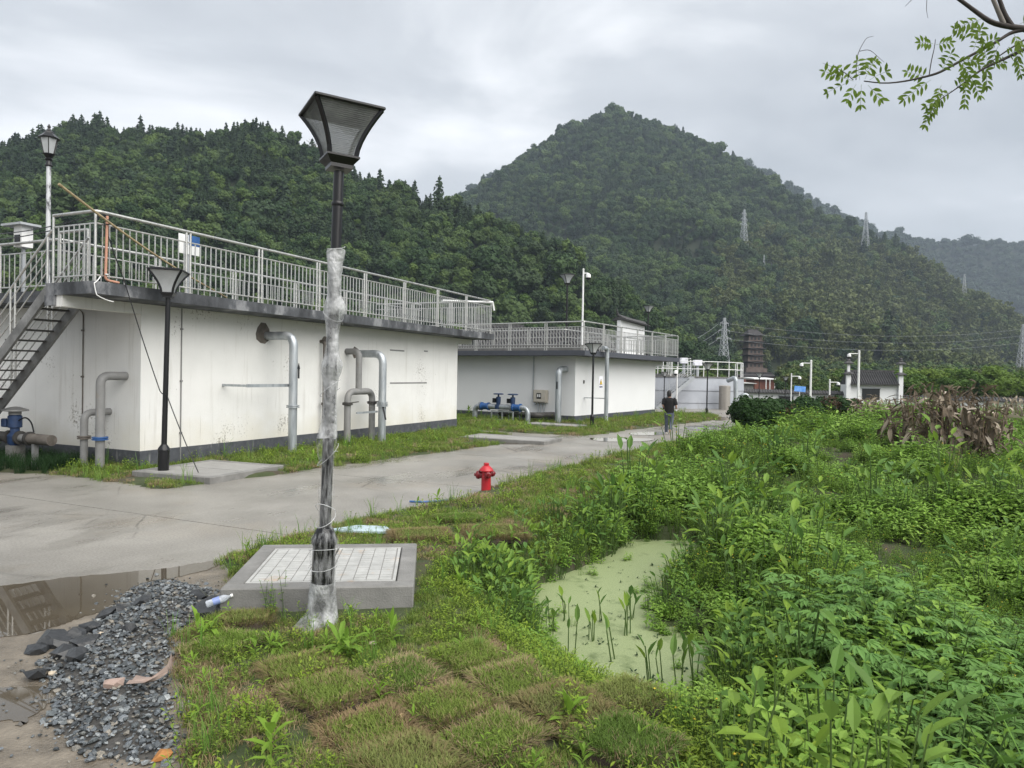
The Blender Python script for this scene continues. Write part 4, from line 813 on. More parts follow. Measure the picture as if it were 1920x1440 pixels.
for sx in (-1, .6):
    for hh in (.6, 1.15): MB().tube([(sx, -5, zt_ + .25 + hh), (sx, 5, zt_ + .25 + hh)], .03, 6).build('rail', M_white, t, 50)
    for k in range(6): obj('post', pm, t, (sx, -5 + 2 * k, zt_ + .2))
for px_, ytop, w_ in ((1282.5, 671, .5), (1308, 675, .6)):
    q = D(px_, ytop, 54) - Vector((tcx, tcy, 0)); MB().box(q.x - w_ / 2, q.x + w_ / 2, q.y - .25, q.y + .25, q.z - .42, q.z).build('instrument_box', M_signw, t); MB().tube([(q.x, q.y, zt_), (q.x, q.y, q.z - .4)], .12, 8).build('instrument_post', M_grey, t, 50)
# stair of the tank, running up along its front
a_, b_ = P(1232, 767, 0), D(1296, 708, 51.3); base_ = Vector((tcx, tcy, 0))
sd1, sd2 = a_ - base_, b_ - base_; sd1 = Vector((sd1.x, sd2.y - .1, 0)); sd2 = Vector((sd2.x, sd2.y - .1, zt_))
ts = thing('steel_staircase', 'grey stair climbing the front of the round tank', 'staircase', base_)
for off in (0, -.7): MB().bar(sd1 + Vector((0, off, 0)), sd2 + Vector((0, off, 0)), .05, .26, Vector((0, 1, 0))).build('stringer', M_grey, ts)
for k in range(12): f = (k + .5) / 12; q = sd1.lerp(sd2, f); MB().box(q.x - .14, q.x + .14, q.y - .67, q.y - .03, q.z - .02, q.z + .02).build('tread', M_grey, ts)
for off in (0, -.7):
    for hh in (1.0, .66, .33): MB().tube([sd1 + Vector((0, off, hh)), sd2 + Vector((0, off, hh))], .018, 5).build('rail', M_grey, ts)
    for k in range(4): q = sd1.lerp(sd2, k / 3) + Vector((0, off, 0)); MB().tube([q, q + Vector((0, 0, 1))], .022, 5).build('post', M_grey, ts)
q = P(1358, 768, 0); t = thing('tank_annex', 'brownish pump column with white elbow pipes beside the round tank', 'pump column', q)
MB().lathe([(.4, -.1), (.4, 1.7), (.32, 1.75)], 16).build('column', mat('stained_render', [(.3, (.22, .2, .18)), (.7, (.33, .31, .28))], scale=1.5, rough=.8, stretch=(2, 2, .4)), t, 35)
MB().tube(bend([(.4, .6, 2.1), (.75, -.1, 2.35), (.8, -.15, -.1)], .3, 5), .17, 10).build('pipe', M_galv, t, 40); MB().tube(bend([(1.2, .3, .3), (1.25, 0, 1.1), (1.65, -.1, 1.1), (1.7, -.1, -.1)], .25, 5), .14, 10).build('pipe', M_galv, t, 40)
# ---------------------------------------------------------------- camera poles
def cctv(label, px, ytop, Y, zb, side, r_=.05, arm=.7, cat='camera pole'):
    q = D(px, ytop, Y); t = thing('camera_pole', label, cat, (q.x, q.y, zb), group='surveillance camera poles'); h = q.z - zb
    MB().tube([(0, 0, 0), (0, 0, h)], [r_ * 1.2, r_], 10).build('pole', M_white, t, 50); MB().lathe([(r_ * 1.3, h), (r_ * .6, h + .04)], 10).build('cap', M_white, t)
    MB().lathe([(.16, 0), (.16, .03), (r_ * 1.6, .05)], 10).build('base_plate', M_grey, t)
    MB().tube([(0, 0, h - .2), (side * arm, 0, h - .2)], .03, 8).build('arm', M_white, t, 50)
    cm = MB().lathe([(.03, .0), (.1, -.03), (.13, -.1), (.13, -.22)], 12, (side * arm, 0, h - .2)).build('camera_housing', M_white, t, 40); MB().lathe([(.125, -.221), (.12, -.28), (.07, -.33), (.02, -.34)], 12, (side * arm, 0, h - .2)).build('lens_dome', M_black, cm, 60)
cctv('white camera pole at the railing corner of the clean white roof', 1094, 505, 36.5, Z2 + .24, 1, .045, .25)
cctv('grey camera pole with dome on its left arm, right of the blue sign', 1521, 676, 52, -.1, -1, .07)
cctv('tall white camera pole in front of the tiled gatehouse', 1611, 658, 50, 0, -1, .07)
cctv('thin camera pole with dome on its right, left of the blue sign', 1484, 701, 60, -.1, 1, .05)
cctv('short white camera pole by the wall, nearest left of the gatehouse', 1556, 712, 58, -.1, 1, .06)
cctv('slim pole with white camera in front of the round tank stair', 1270, 689, 47.5, 0, -1, .045, .12)
q = D(1500, 729, 57); t = thing('road_sign', 'blue rectangular sign tilted on a thin post before the far wall', 'sign', (q.x, q.y, -.1)); MB().tube([(-.1, .04, 0), (.0, .04, q.z + .1)], .03, 6).build('post', M_white, t); MB().bar((-.45, 0, q.z + .12), (.45, 0, q.z + .06), .02, .44, Vector((0, 1, 0))).build('panel', mat('sign_blue', [(.4, (.08, .26, .7)), (.62, (.2, .42, .85))], scale=3, rough=.35), t)
# ---------------------------------------------------------------- far boundary wall and gatehouse
M_tile = mat('grey_roof_tile', [(.3, (.03, .03, .032)), (.55, (.065, .064, .065)), (.75, (.14, .135, .13))], scale=4, rough=.85, bump=.4, bscale=20)
M_wood = mat('dark_lattice', (.05, .045, .04), rough=.7); M_dark = mat('dark_opening', (.012, .013, .014), rough=.4)
def wall_run(label, pa, pb, zt, wins):
    a, b = Vector(pa), Vector(pb); d = b - a; ln = d.length; t = thing('boundary_wall', label, 'wall', (a.x, a.y, 0), math.atan2(d.y, d.x)); h = zt
    MB().box(0, ln, 0, .3, -.6, h).build('wall', M_wall2, t); cp = MB().add([(x_, y_, z_) for x_ in (-.1, ln + .1) for y_, z_ in ((-.28, h + .02), (-.28, h + .08), (.12, h + .34), (.18, h + .34), (.58, h + .08), (.58, h + .02))], [(0, 1, 2, 3, 4, 5), tuple(range(11, 5, -1))] + [(i, (i + 1) % 6, 6 + (i + 1) % 6, 6 + i) for i in range(6)]).build('coping', M_tile, t)
    tr = MB().tube([(0, -.3, h + .09), (0, .1, h + .37)], .045, 5, cap=False).build('coping_tile', M_tile, mesh_only=True)
    for k in range(int(ln / .22)): obj('coping_tile', tr, cp, (.11 + k * .22, 0, 0))
    for (s, w, z0, z1) in wins:
        wn = MB().box(s, s + w, -.03, -.012, z0, z1).build('window', M_dark, t); fr = MB(); fr.box(s - .08, s + w + .08, -.05, -.02, z1, z1 + .08); fr.box(s - .08, s + w + .08, -.05, -.02, z0 - .08, z0); fr.box(s - .08, s, -.05, -.02, z0, z1); fr.box(s + w, s + w + .08, -.05, -.02, z0, z1); fr.build('window_frame', M_grey, wn)
        for k in range(1, 7): MB().bar((s + w * k / 7, -.04, z0), (s + w * (k + .6 * (-1) ** k) / 7, -.04, z1), .02, .02).build('lattice_bar', M_wood, wn)
        for k in range(1, 5): z_ = z0 + (z1 - z0) * k / 5; MB().bar((s, -.045, z_), (s + w, -.045, z_ + .04 * (-1) ** k), .02, .02).build('lattice_bar', M_wood, wn)
    return t
wa, wb_ = D(1330, 745, 63), D(1588, 745, 60)
wall_run('low white boundary wall with tile coping left of the gatehouse', (wa.x, wa.y, 0), (wb_.x, wb_.y, 0), 1.0, [(2.2, 1.0, .1, .8), (5.8, 1.15, .05, .8), (10.0, 1.15, .05, .8)])
wc, wd_ = D(1692, 745, 59), D(2150, 745, 54)
wall_run('low white boundary wall right of the gatehouse, behind the dry clumps', (wc.x, wc.y, 0), (wd_.x, wd_.y, 0), .75, [(1.6, 1.0, -.1, .6)])
ga, gb = D(1590, 745, 58.5), D(1688, 745, 58); d = gb - ga; gl = math.hypot(d.x, d.y); t = thing('gatehouse', 'small white gatehouse with grey tiled roof and two capped end pillars', 'gatehouse', (ga.x, ga.y, 0), math.atan2(d.y, d.x))
ze, zr = D(1640, 722, 58).z, D(1640, 697, 58).z
MB().box(.1, gl - .1, .15, 2.2, -.6, ze).build('wall', M_wall2, t)
ro = MB().add([(x_, y_, z_) for x_ in (.16, gl - .16) for y_, z_ in ((-.25, ze + .0), (-.25, ze + .06), (1.15, zr), (2.5, ze + .06), (2.5, ze))], [(0, 1, 2, 3, 4), (9, 8, 7, 6, 5)] + [(i, (i + 1) % 5, 5 + (i + 1) % 5, 5 + i) for i in range(5)]).build('roof', M_tile, t)
tr = MB().tube([(0, -.3, ze + .08), (0, 1.12, zr + .05)], .06, 6).build('tile_row', M_tile, mesh_only=True, smooth=60); td = MB().lathe([(.075, 0), (.075, .02)], 8, (0, 0, 0), 'y').build('eave_tile', M_tile, mesh_only=True)
n_ = 20
for k in range(n_): r_ = obj('tile_row', tr, ro, (.3 + (gl - .6) * k / (n_ - 1), 0, 0)); obj('eave_tile', td, ro, (.3 + (gl - .6) * k / (n_ - 1), -.32, ze + .06))
MB().box(.1, gl - .1, 1.0, 1.3, zr - .02, zr + .16).build('roof_ridge', M_tile, t)
w0, w1 = .28 * gl, .62 * gl; z0, z1 = D(1640, 750, 58).z, D(1640, 729, 58).z
gd = MB().box(w0, w1, .11, .14, z0, z1).build('doorway', M_dark, t); MB().box(w0 - .06, w1 + .06, .10, .145, z1 + .001, z1 + .07).build('door_frame', M_grey, gd)
for x_ in (0.0, gl):
    pl = MB().box(x_ - .17, x_ + .17, -.1, .16, -.6, zr - .25).build('end_pillar', M_wall2, t)
    for zz, ww in ((zr - .25, .34), (zr + .62, .3)):
        MB().add([(x_ + sx * w, .03 + sy * w, z) for w, z in ((ww, zz), (ww * 1.02, zz + .07), (ww * .45, zz + .22)) for sx, sy in ((-1, -1), (1, -1), (1, 1), (-1, 1))], [(3, 2, 1, 0), (8, 9, 10, 11)] + [(i * 4 + j, i * 4 + (j + 1) % 4, i * 4 + 4 + (j + 1) % 4, i * 4 + 4 + j) for i in (0, 1) for j in range(4)]).build('pillar_cap', M_tile, pl)
    MB().box(x_ - .1, x_ + .1, -.04, .1, zr - .03, zr + .62).build('pillar_neck', M_wall2, pl); MB().lathe([(.12, zr + .84), (.16, zr + .9), (.1, zr + 1.0), (.12, zr + 1.08), (.02, zr + 1.2)], 8, (x_, .03, 0)).build('finial', M_tile, pl)
# ---------------------------------------------------------------- traditional house behind the clean building
q = D(905, 600, 66); q2 = D(1166, 600, 70); d = q2 - q; hl = math.hypot(d.x, d.y); zr = 7.0; t = thing('tiled_house', 'traditional house with dark tiled roof and white gable behind the clean building', 'house', (q.x, q.y, 0), math.atan2(d.y, d.x))
MB().box(0, hl, .5, 8.5, 0, 4.2).build('wall', M_wall2, t)
ro = MB().add([(x_, y_, z_) for x_ in (-.3, hl) for y_, z_ in ((-.4, 4.0), (-.4, 4.2), (4.5, zr), (9.3, 4.2), (9.3, 4.0))], [(0, 1, 2, 3, 4), (9, 8, 7, 6, 5)] + [(i, (i + 1) % 5, 5 + (i + 1) % 5, 5 + i) for i in range(5)]).build('roof', M_tile, t)
tr = MB().tube([(0, -.45, 4.25), (0, 4.45, zr + .05)], .09, 5).build('tile_row', M_tile, mesh_only=True)
for k in range(int(hl / .36)): obj('tile_row', tr, ro, (.1 + k * .36, 0, 0))
MB().box(-.3, hl * .38, 4.35, 4.65, zr - .05, zr + .3).build('roof_ridge', M_tile, t); MB().box(hl * .7, hl, 4.35, 4.65, zr - .05, zr + .22).build('roof_ridge', M_tile, t)
g0 = D(1164, 600, 62); g1 = D(1209, 608, 66); d2 = g1 - g0; gl2 = math.hypot(d2.x, d2.y); t2 = thing('gable_wall', 'white stepped gable wall with black tiled coping and upturned end', 'wall', (g0.x, g0.y, 0), math.atan2(d2.y, d2.x))
zg0 = D(1164, 600, 62).z; zg1 = D(1209, 612, 66).z
MB().add([(x_, y_, z_) for y_ in (0, .35) for x_, z_ in ((0, 0), (gl2, 0), (gl2, zg1), (0, zg0))], [(0, 1, 2, 3), (7, 6, 5, 4), (0, 4, 5, 1), (1, 5, 6, 2), (2, 6, 7, 3), (3, 7, 4, 0)]).build('wall', M_wall2, t2)
cp = MB(); cp.tube([(-.5, .17, zg0 + .95), (-.25, .17, zg0 + .45), (.2, .17, zg0 + .32), (gl2 * .5, .17, (zg0 + zg1) / 2 + .28), (gl2 + .35, .17, zg1 + .34)], [.04, .1, .17, .17, .13], 6); cp.add([(x_, y_, z_) for x_, zz in ((-.1, zg0), (gl2 + .3, zg1)) for y_, z_ in ((-.5, zz + .02), (.17, zz + .36), (.85, zz + .02))], [(0, 1, 2), (5, 4, 3), (0, 3, 4, 1), (1, 4, 5, 2), (2, 5, 3, 0)]); cp = cp.build('coping', M_tile, t2)
tr = MB().tube([(0, -.55, zg0 + .03), (0, .1, zg0 + .36)], .07, 5).build('coping_tile', M_tile, mesh_only=True)
for k in range(int(gl2 / .26)): x_ = k * .26; obj('coping_tile', tr, cp, (x_, 0, (zg1 - zg0) * x_ / gl2))
# ---------------------------------------------------------------- pagoda and sheds at the foot of the mountain
M_pag = mat('pagoda_wood', [(.3, (.09, .068, .058)), (.7, (.17, .13, .11))], scale=.8, rough=.85); M_pagr = mat('pagoda_roof', [(.3, (.02, .018, .018)), (.7, (.045, .04, .04))], scale=1, rough=.85); M_brick = mat('red_brick_wall', [(.3, (.16, .06, .045)), (.7, (.24, .1, .07))], scale=1, rough=.9)
q = D(1409, 704, 215); hp = D(1409, 608, 215).z - q.z; t = thing('pagoda', 'tall dark brown wooden pagoda at the foot of the mountain', 'pagoda', q, R(8))
w = 2.15; z = -1.0
MB().box(-4.4, 4.4, -4.4, 4.4, -2.5, 1.0).build('terrace', M_pagr, t); MB().box(-3.3, 3.3, -3.3, 3.3, 1.0, 2.2).build('terrace', M_pag, t)
z = 2.2; th = (hp - 5.4) / 5
for k in range(5):
    f = 1 - .03 * k; ww = w * f; tb = MB().box(-ww, ww, -ww, ww, z, z + th * .8).build('storey', M_pag, t)
    for j in (-1, 0, 1): MB().box(j * ww * .6 - .3, j * ww * .6 + .3, -ww - .02, -ww + .01, z + th * .2, z + th * .6).build('opening', M_dark, tb)
    MB().box(-ww - .5, ww + .5, -ww - .5, ww + .5, z + th * .02, z + th * .1).build('balcony', M_pag, tb)
    for sx in (-1, 1): MB().box(sx * (ww + .1) - .12, sx * (ww + .1) + .12, -ww - .2, -ww - .03, z + th * .1, z + th * .8).build('pillar', M_pag, tb)
    e = ww + .95; zz = z + th * .78; m_ = MB(); vs = []
    for rr, dz in ((e, 0), (e, .08), (ww * .8, th * .24)):
        for a in range(8): an = R(45) * a + R(45) * .5; k2 = 1.0; ca, sa = math.cos(R(45) * a), math.sin(R(45) * a); mxx = max(abs(ca), abs(sa)); vs.append((rr * ca / mxx, rr * sa / mxx, zz + dz + (.38 if (a % 2 and dz < .2) else 0)))
    m_.add(vs, [tuple(range(7, -1, -1)), tuple(range(16, 24))] + [(i * 8 + j, i * 8 + (j + 1) % 8, i * 8 + 8 + (j + 1) % 8, i * 8 + 8 + j) for i in (0, 1) for j in range(8)]); m_.build('roof', M_pagr, tb)
    z += th
m_ = MB(); m_.add([(x_, y_, z_) for x_, y_, z_ in ((-2.4, -2.4, z), (2.4, -2.4, z), (2.4, 2.4, z), (-2.4, 2.4, z), (-1.4, -.2, z + 1.5), (1.4, -.2, z + 1.5), (1.4, .2, z + 1.5), (-1.4, .2, z + 1.5))], [(3, 2, 1, 0), (4, 5, 6, 7), (0, 1, 5, 4), (1, 2, 6, 5), (2, 3, 7, 6), (3, 0, 4, 7)]); rf = m_.build('top_roof', M_pagr, t)
MB().tube([(-1.9, 0, z + 2.0), (-1.5, 0, z + 1.6), (0, 0, z + 1.5), (1.5, 0, z + 1.6), (1.9, 0, z + 2.0)], .16, 5).build('ridge', M_pagr, rf)
def shed(label, px0, px1, ytop, ybot, Y, wm, rm, flat=True, name='shed'):
    a, b = D(px0, ybot, Y), D(px1, ytop, Y); t = thing(name, label, 'building', (a.x, Y, a.z)); w, h = b.x - a.x, b.z - a.z; MB().box(0, w, 0, 5, -3, h * .82).build('wall', wm, t)
    MB().add([(x_, y_, z_) for x_ in (-.4, w + .4) for y_, z_ in ((-.6, h * .84), (-.6, h * .9), (5.6, h), (5.6, h * .84))], [(0, 1, 2, 3), (7, 6, 5, 4), (0, 4, 5, 1), (1, 5, 6, 2), (2, 6, 7, 3), (3, 7, 4, 0)]).build('roof', rm, t); return t, w, h
t, w, h = shed('long brick-red temple hall below the pagoda', 1384, 1458, 702, 730, 200, M_brick, M_pagr); MB().box(w * .14, w * .22, -.05, .01, 0, h * .4).build('doorway', M_dark, t)
t, w, h = shed('open shed with white canopy and posts below the pagoda', 1415, 1452, 708, 732, 130, M_brick, M_white)
for k in (.52, .72, .97): MB().box(w * k - .07, w * k + .07, -.62, -.48, -3, h * .85).build('post', M_white, t)
shed('low pale-roofed shed left below the pagoda', 1372, 1413, 717, 733, 120, M_conc, M_cover)
# ---------------------------------------------------------------- pylons
M_pyl = mat('pylon_steel', (.4, .42, .44), rough=.5, metal=.3)
def make_pylon():
    t = thing('pylon', 'x', 'pylon', group='transmission pylons'); H = 30.0
    def hw(z): return 3.2 * (1 - z / 30) ** 1.15 + .55 if z < 22 else .55 + 3.2 * (8 / 30) ** 1.15 * (30 - z) / 8
    lv = [0, 4.5, 8.5, 12, 15, 17.5, 20, 22, 24, 26, 28, 30]
    for sx, sy in ((-1, -1), (1, -1), (1, 1), (-1, 1)):
        b = MB()
        for k in range(len(lv) - 1): b.bar((sx * hw(lv[k]), sy * hw(lv[k]), lv[k]), (sx * hw(lv[k + 1]), sy * hw(lv[k + 1]), lv[k + 1]), .26, .26)
        b.build('leg', M_pyl, t)
    for face in range(4):
        c, s = math.cos(face * math.pi / 2), math.sin(face * math.pi / 2); b = MB(); rt_ = lambda x, y, z: (x * c - y * s, x * s + y * c, z)
        for k in range(len(lv) - 1):
            a0, a1 = hw(lv[k]), hw(lv[k + 1]); b.bar(rt_(-a0, -a0, lv[k]), rt_(a1, -a1, lv[k + 1]), .15, .15); b.bar(rt_(a0, -a0, lv[k]), rt_(-a1, -a1, lv[k + 1]), .15, .15); b.bar(rt_(-a1, -a1, lv[k + 1]), rt_(a1, -a1, lv[k + 1]), .15, .15)
        b.build('bracing', M_pyl, t)
    for zc_, ln in ((19.5, 6.0), (23.5, 4.6), (27.2, 3.4)):
        for s in (-1, 1):
            b = MB(); b.bar((0, .3, zc_), (s * ln, 0, zc_ + .1), .18, .18); b.bar((0, 0, zc_ + 1.5), (s * ln, 0, zc_ + .15), .15, .15); b.bar((s * ln * .5, .15, zc_), (s * ln * .5, 0, zc_ + .8), .12, .12); b.build('cross_arm', M_pyl, t); b = MB(); b.tube([(s * ln, 0, zc_), (s * ln, 0, zc_ - 1.3)], .1, 5); b.build('insulator', M_glass, t)
    return t
def on_hill(px, py, fn, y0, y1):
    Y = y0
    while Y < y1:
        p_ = D(px, py, Y)
        if float(fn(np.array([p_.x]), np.array([p_.y]))[0]) > p_.z: return p_
        Y += 3
    return D(px, py, y1)
py0 = make_pylon(); first = True; PY = []
for px, yt, yb, Y, lab in ((1356, 596, 708, 205, 'nearest large pylon, left of the pagoda'), (1394, 393, 474, None, 'pylon high on the mountain, above and right of the nearest pylon'), (1622, 398, 486, None, 'pylon on the right shoulder of the mountain, its head against the sky'), (1432, 478, 518, None, 'smallest pylon in the woods, midway up the mountain'), (1807, 514, 574, None, 'pylon before the dark valley at right'), (1916, 608, 706, 260, 'pylon cut by the right edge of the photo')):
    q = D(px, yb, Y) if Y else on_hill(px, yb, hill_main, 250, 640); top = D(px, yt, q.y); s = (top.z - q.z) / 30
    o = py0 if first else dup(py0, q, 0, lab); o.location = q; o.scale = (s * .72, s * .72, s); o['label'] = lab; o.rotation_euler = (0, 0, R(20 + 13 * len(PY))); first = False; PY.append((q, s))
M_wire = mat('power_line', (.3, .32, .33), rough=.5)
q, s = PY[0]
for k, (zz, ex) in enumerate(((27, 674), (23.3, 684), (19.3, 694))):
    e = D(1180, ex - 6, 150); cable('power_line', ('upper', 'middle', 'lowest')[k] + ' power line sagging left from the nearest pylon', [q + Vector((-3 * s, 0, zz * s)), e], .03, M_wire, 2.2 - .2 * k, 'power line')
q2, s2 = PY[5]
for k, zz in enumerate((27, 23.3, 19.3)):
    cable('power_line', ('upper', 'middle', 'lowest')[k] + ' power line between the nearest pylon and the right edge', [q + Vector((3 * s, 0, zz * s)), q2 + Vector((-2 * s2, 0, zz * s2))], .028, M_wire, 3.0, 'power line')
# ---------------------------------------------------------------- person walking away
M_skin = mat('skin', [(.3, (.42, .24, .17)), (.7, (.48, .29, .21))], scale=6, rough=.5); M_hair = mat('hair', (.012, .011, .011), rough=.6); M_tee = mat('black_cotton', [(.3, (.003, .003, .0035)), (.7, (.007, .007, .0075))], scale=8, rough=.9); M_jean = mat('grey_denim', [(.3, (.05, .062, .085)), (.6, (.085, .1, .135)), (.8, (.13, .15, .2))], scale=4, rough=.9); M_shoe = mat('white_shoe', (.62, .58, .5), rough=.6)
pp_ = P(1254, 814); t = thing('person', 'person in black T-shirt and grey jeans walking away on the road', 'person', pp_, R(-18))
def skin(name, m, verts, edges, rad, lvl=2, parent=None):
    me = bpy.data.meshes.new(name); me.from_pydata(verts, edges, []); o = obj(name, me, parent or t); me.materials.append(m)
    md = o.modifiers.new('skin', 'SKIN'); md.use_smooth_shade = True
    for i, r_ in enumerate(rad): me.skin_vertices[0].data[i].radius = r_ if isinstance(r_, tuple) else (r_, r_)
    me.skin_vertices[0].data[0].use_root = True; s = o.modifiers.new('sub', 'SUBSURF'); s.levels = lvl; s.render_levels = lvl; return o
# walking direction +y; left foot planted in front, right foot lifting off behind
V_ = [(0, 0, .92), (0, .01, 1.1), (0, .0, 1.32), (0, .01, 1.45), (-.015, .03, 1.56), (-.02, .04, 1.66),            # pelvis..head
      (-.1, .02, .88), (-.11, .12, .5), (-.11, .08, .09), (-.11, .2, .05),                                        # left leg
      (.1, .0, .88), (.09, .06, .5), (.06, -.22, .2), (.06, -.24, .08),                                           # right leg
      (-.2, .0, 1.4), (-.25, -.03, 1.14), (-.2, .18, 1.02), (.2, .0, 1.4), (.27, -.03, 1.13), (.26, .2, 1.03)]
E_2 = [(0, 1), (1, 2), (2, 3), (3, 4), (4, 5), (0, 6), (6, 7), (7, 8), (8, 9), (0, 10), (10, 11), (11, 12), (12, 13), (2, 14), (14, 15), (15, 16), (2, 17), (17, 18), (18, 19)]
RR = [(.15, .11), (.14, .1), (.17, .11), .055, (.075, .09), (.075, .095), .075, .055, .04, .035, .075, .055, .04, .035, .055, .042, .03, .055, .042, .03]
body = skin('body', M_skin, V_, E_2, RR)
for s, w in ((-1, V_[16]), (1, V_[19])):
    w = Vector(w)
    for f, (dx, dz, ln) in enumerate(((-.5, .02, .055), (-.28, .03, .085), (0, .03, .092), (.28, .02, .086), (.55, .0, .07))):
        a = w + Vector((dx * .06, .03, dz)); d = Vector((dx * .25 - s * .25, .8, -.1)); MB().tube([a, a + d * ln * .6, a + d * ln * .9 + Vector((-s * .03, 0, -.03))], [.011, .010, .007], 6).build('thumb' if f == 0 else 'finger', M_skin, body, 60)
MB().lathe([(.02, 1.47), (.075, 1.5), (.088, 1.58), (.09, 1.66), (.075, 1.735), (.03, 1.765)], 12, (-.02, .015, 0)).build('hair', M_hair, t, 60)
for s in (-1, 1): MB().lathe([(.01, -.01), (.03, 0), (.01, .01)], 8, (-.02 + s * .088, .04, 1.6), 'x').build('ear', M_skin, body, 60)
MB().add([(-.035, .12, 1.58), (.0, .12, 1.58), (-.018, .155, 1.575), (-.018, .125, 1.63)], [(0, 1, 2), (0, 2, 3), (1, 3, 2), (0, 3, 1)]).build('nose', M_skin, body)
def loft(name, m, rings, n=16, cap=False):
    b = MB(); vs = []
    for (x, y, z, rx, ry) in rings:
        for k in range(n): a = 2 * math.pi * k / n; vs.append((x + rx * math.cos(a) * (1 + .03 * math.sin(3 * a + z * 20)), y + ry * math.sin(a), z))
    b.add(vs, [(i * n + k, i * n + (k + 1) % n, (i + 1) * n + (k + 1) % n, (i + 1) * n + k) for i in range(len(rings) - 1) for k in range(n)]); return b
sh = loft('shirt', M_tee, [(0, 0, .86, .185, .135), (0, 0, .95, .19, .14), (0, .0, 1.1, .185, .135), (0, 0, 1.25, .205, .14), (0, 0, 1.36, .215, .13), (0, 0, 1.43, .16, .11), (0, .01, 1.475, .075, .075)])
for s, a, b_ in ((-1, V_[14], V_[15]), (1, V_[17], V_[18])):
    a, b_ = Vector(a), Vector(b_); sh.tube([a + Vector((-s * .06, 0, .015)), a + Vector((s * .015, 0, -.03)), a.lerp(b_, .5), a.lerp(b_, .85)], [.075, .085, .078, .076], 12)
sh.build('shirt', M_tee, t, 70)
tr_ = MB()
tr_.add(*(lambda q: (q.v, q.f))(loft('', None, [(0, 0, .76, .16, .12), (0, 0, .85, .178, .13), (0, 0, .98, .165, .12)])))
tr_.tube([(-.09, .0, .9), (-.1, .03, .74), (-.11, .12, .5), (-.112, .1, .3), (-.11, .08, .07)], [.095, .1, .075, .065, .06], 14); tr_.tube([(.09, .0, .9), (.1, .02, .74), (.09, .06, .5), (.075, -.1, .33), (.06, -.21, .2)], [.095, .1, .077, .066, .06], 14)
tr_.build('trousers', M_jean, t, 70)
def shoe(c, pitch):
    b = MB(); vs = []
    for y, w, h in ((-.1, .03, .05), (-.07, .042, .085), (0, .04, .08), (.09, .05, .05), (.16, .045, .035), (.19, .02, .025)):
        for x_, z_ in ((-w, 0), (w, 0), (w * .9, h * .6), (w * .3, h), (-w * .3, h), (-w * .9, h * .6)): vs.append(Vector((x_, y, z_)))
    M_ = Matrix.Translation(c) @ Matrix.Rotation(pitch, 4, 'X'); b.add([M_ @ v for v in vs], [(0, 1, 2, 3, 4, 5), tuple(range(35, 29, -1))] + [(i * 6 + k, i * 6 + (k + 1) % 6, i * 6 + 6 + (k + 1) % 6, i * 6 + 6 + k) for i in range(5) for k in range(6)]); b.build('shoe', M_shoe, t, 60)
shoe(Vector((-.11, .11, .004)), 0); shoe(Vector((.06, -.2, .12)), R(-62))
# ---------------------------------------------------------------- leaf builders
def leaf(b, base, d, L_, W_, droop=.3, fold=.25, side=None):
    """one leaf: folded blade bending down along its length"""
    base = Vector(base); d = Vector(d).normalized(); z = Vector((0, 0, 1)); s = side if side else d.cross(z)
    s = s.normalized() if s.length > .05 else Vector((1, 0, 0)); n = s.cross(d).normalized(); vs = [base]; p = base.copy(); dd = d.copy()
    for k, (t, w) in enumerate(((.33, .85), (.68, .8))):
        dd = (dd - z * droop * .5).normalized(); p = p + dd * L_ * .34; vs += [p - s * W_ * w / 2 + n * W_ * fold * .5, p, p + s * W_ * w / 2 + n * W_ * fold * .5]
    dd = (dd - z * droop * .6).normalized(); vs.append(p + dd * L_ * .34)
    b.add(vs, [(0, 2, 1), (0, 3, 2), (1, 2, 5, 4), (2, 3, 6, 5), (4, 5, 7), (5, 6, 7)])
def hdir(a, el): return Vector((math.cos(a) * math.cos(el), math.sin(a) * math.cos(el), math.sin(el)))
def blade(b, base, a, h, w, arch):
    base = Vector(base); u = Vector((math.cos(a), math.sin(a), 0)); s = Vector((-math.sin(a), math.cos(a), 0)); vs = []
    for t, k in ((0, 1), (.5, .85), (.85, .45)): p = base + u * arch * t * t + Vector((0, 0, h * (t - .25 * (arch / max(h, .01)) * t ** 3))); vs += [p - s * w * k / 2, p + s * w * k / 2]
    vs.append(base + u * arch + Vector((0, 0, h * (1 - .3 * arch / max(h, .01))))); b.add(vs, [(0, 1, 3, 2), (2, 3, 5, 4), (4, 5, 6)])
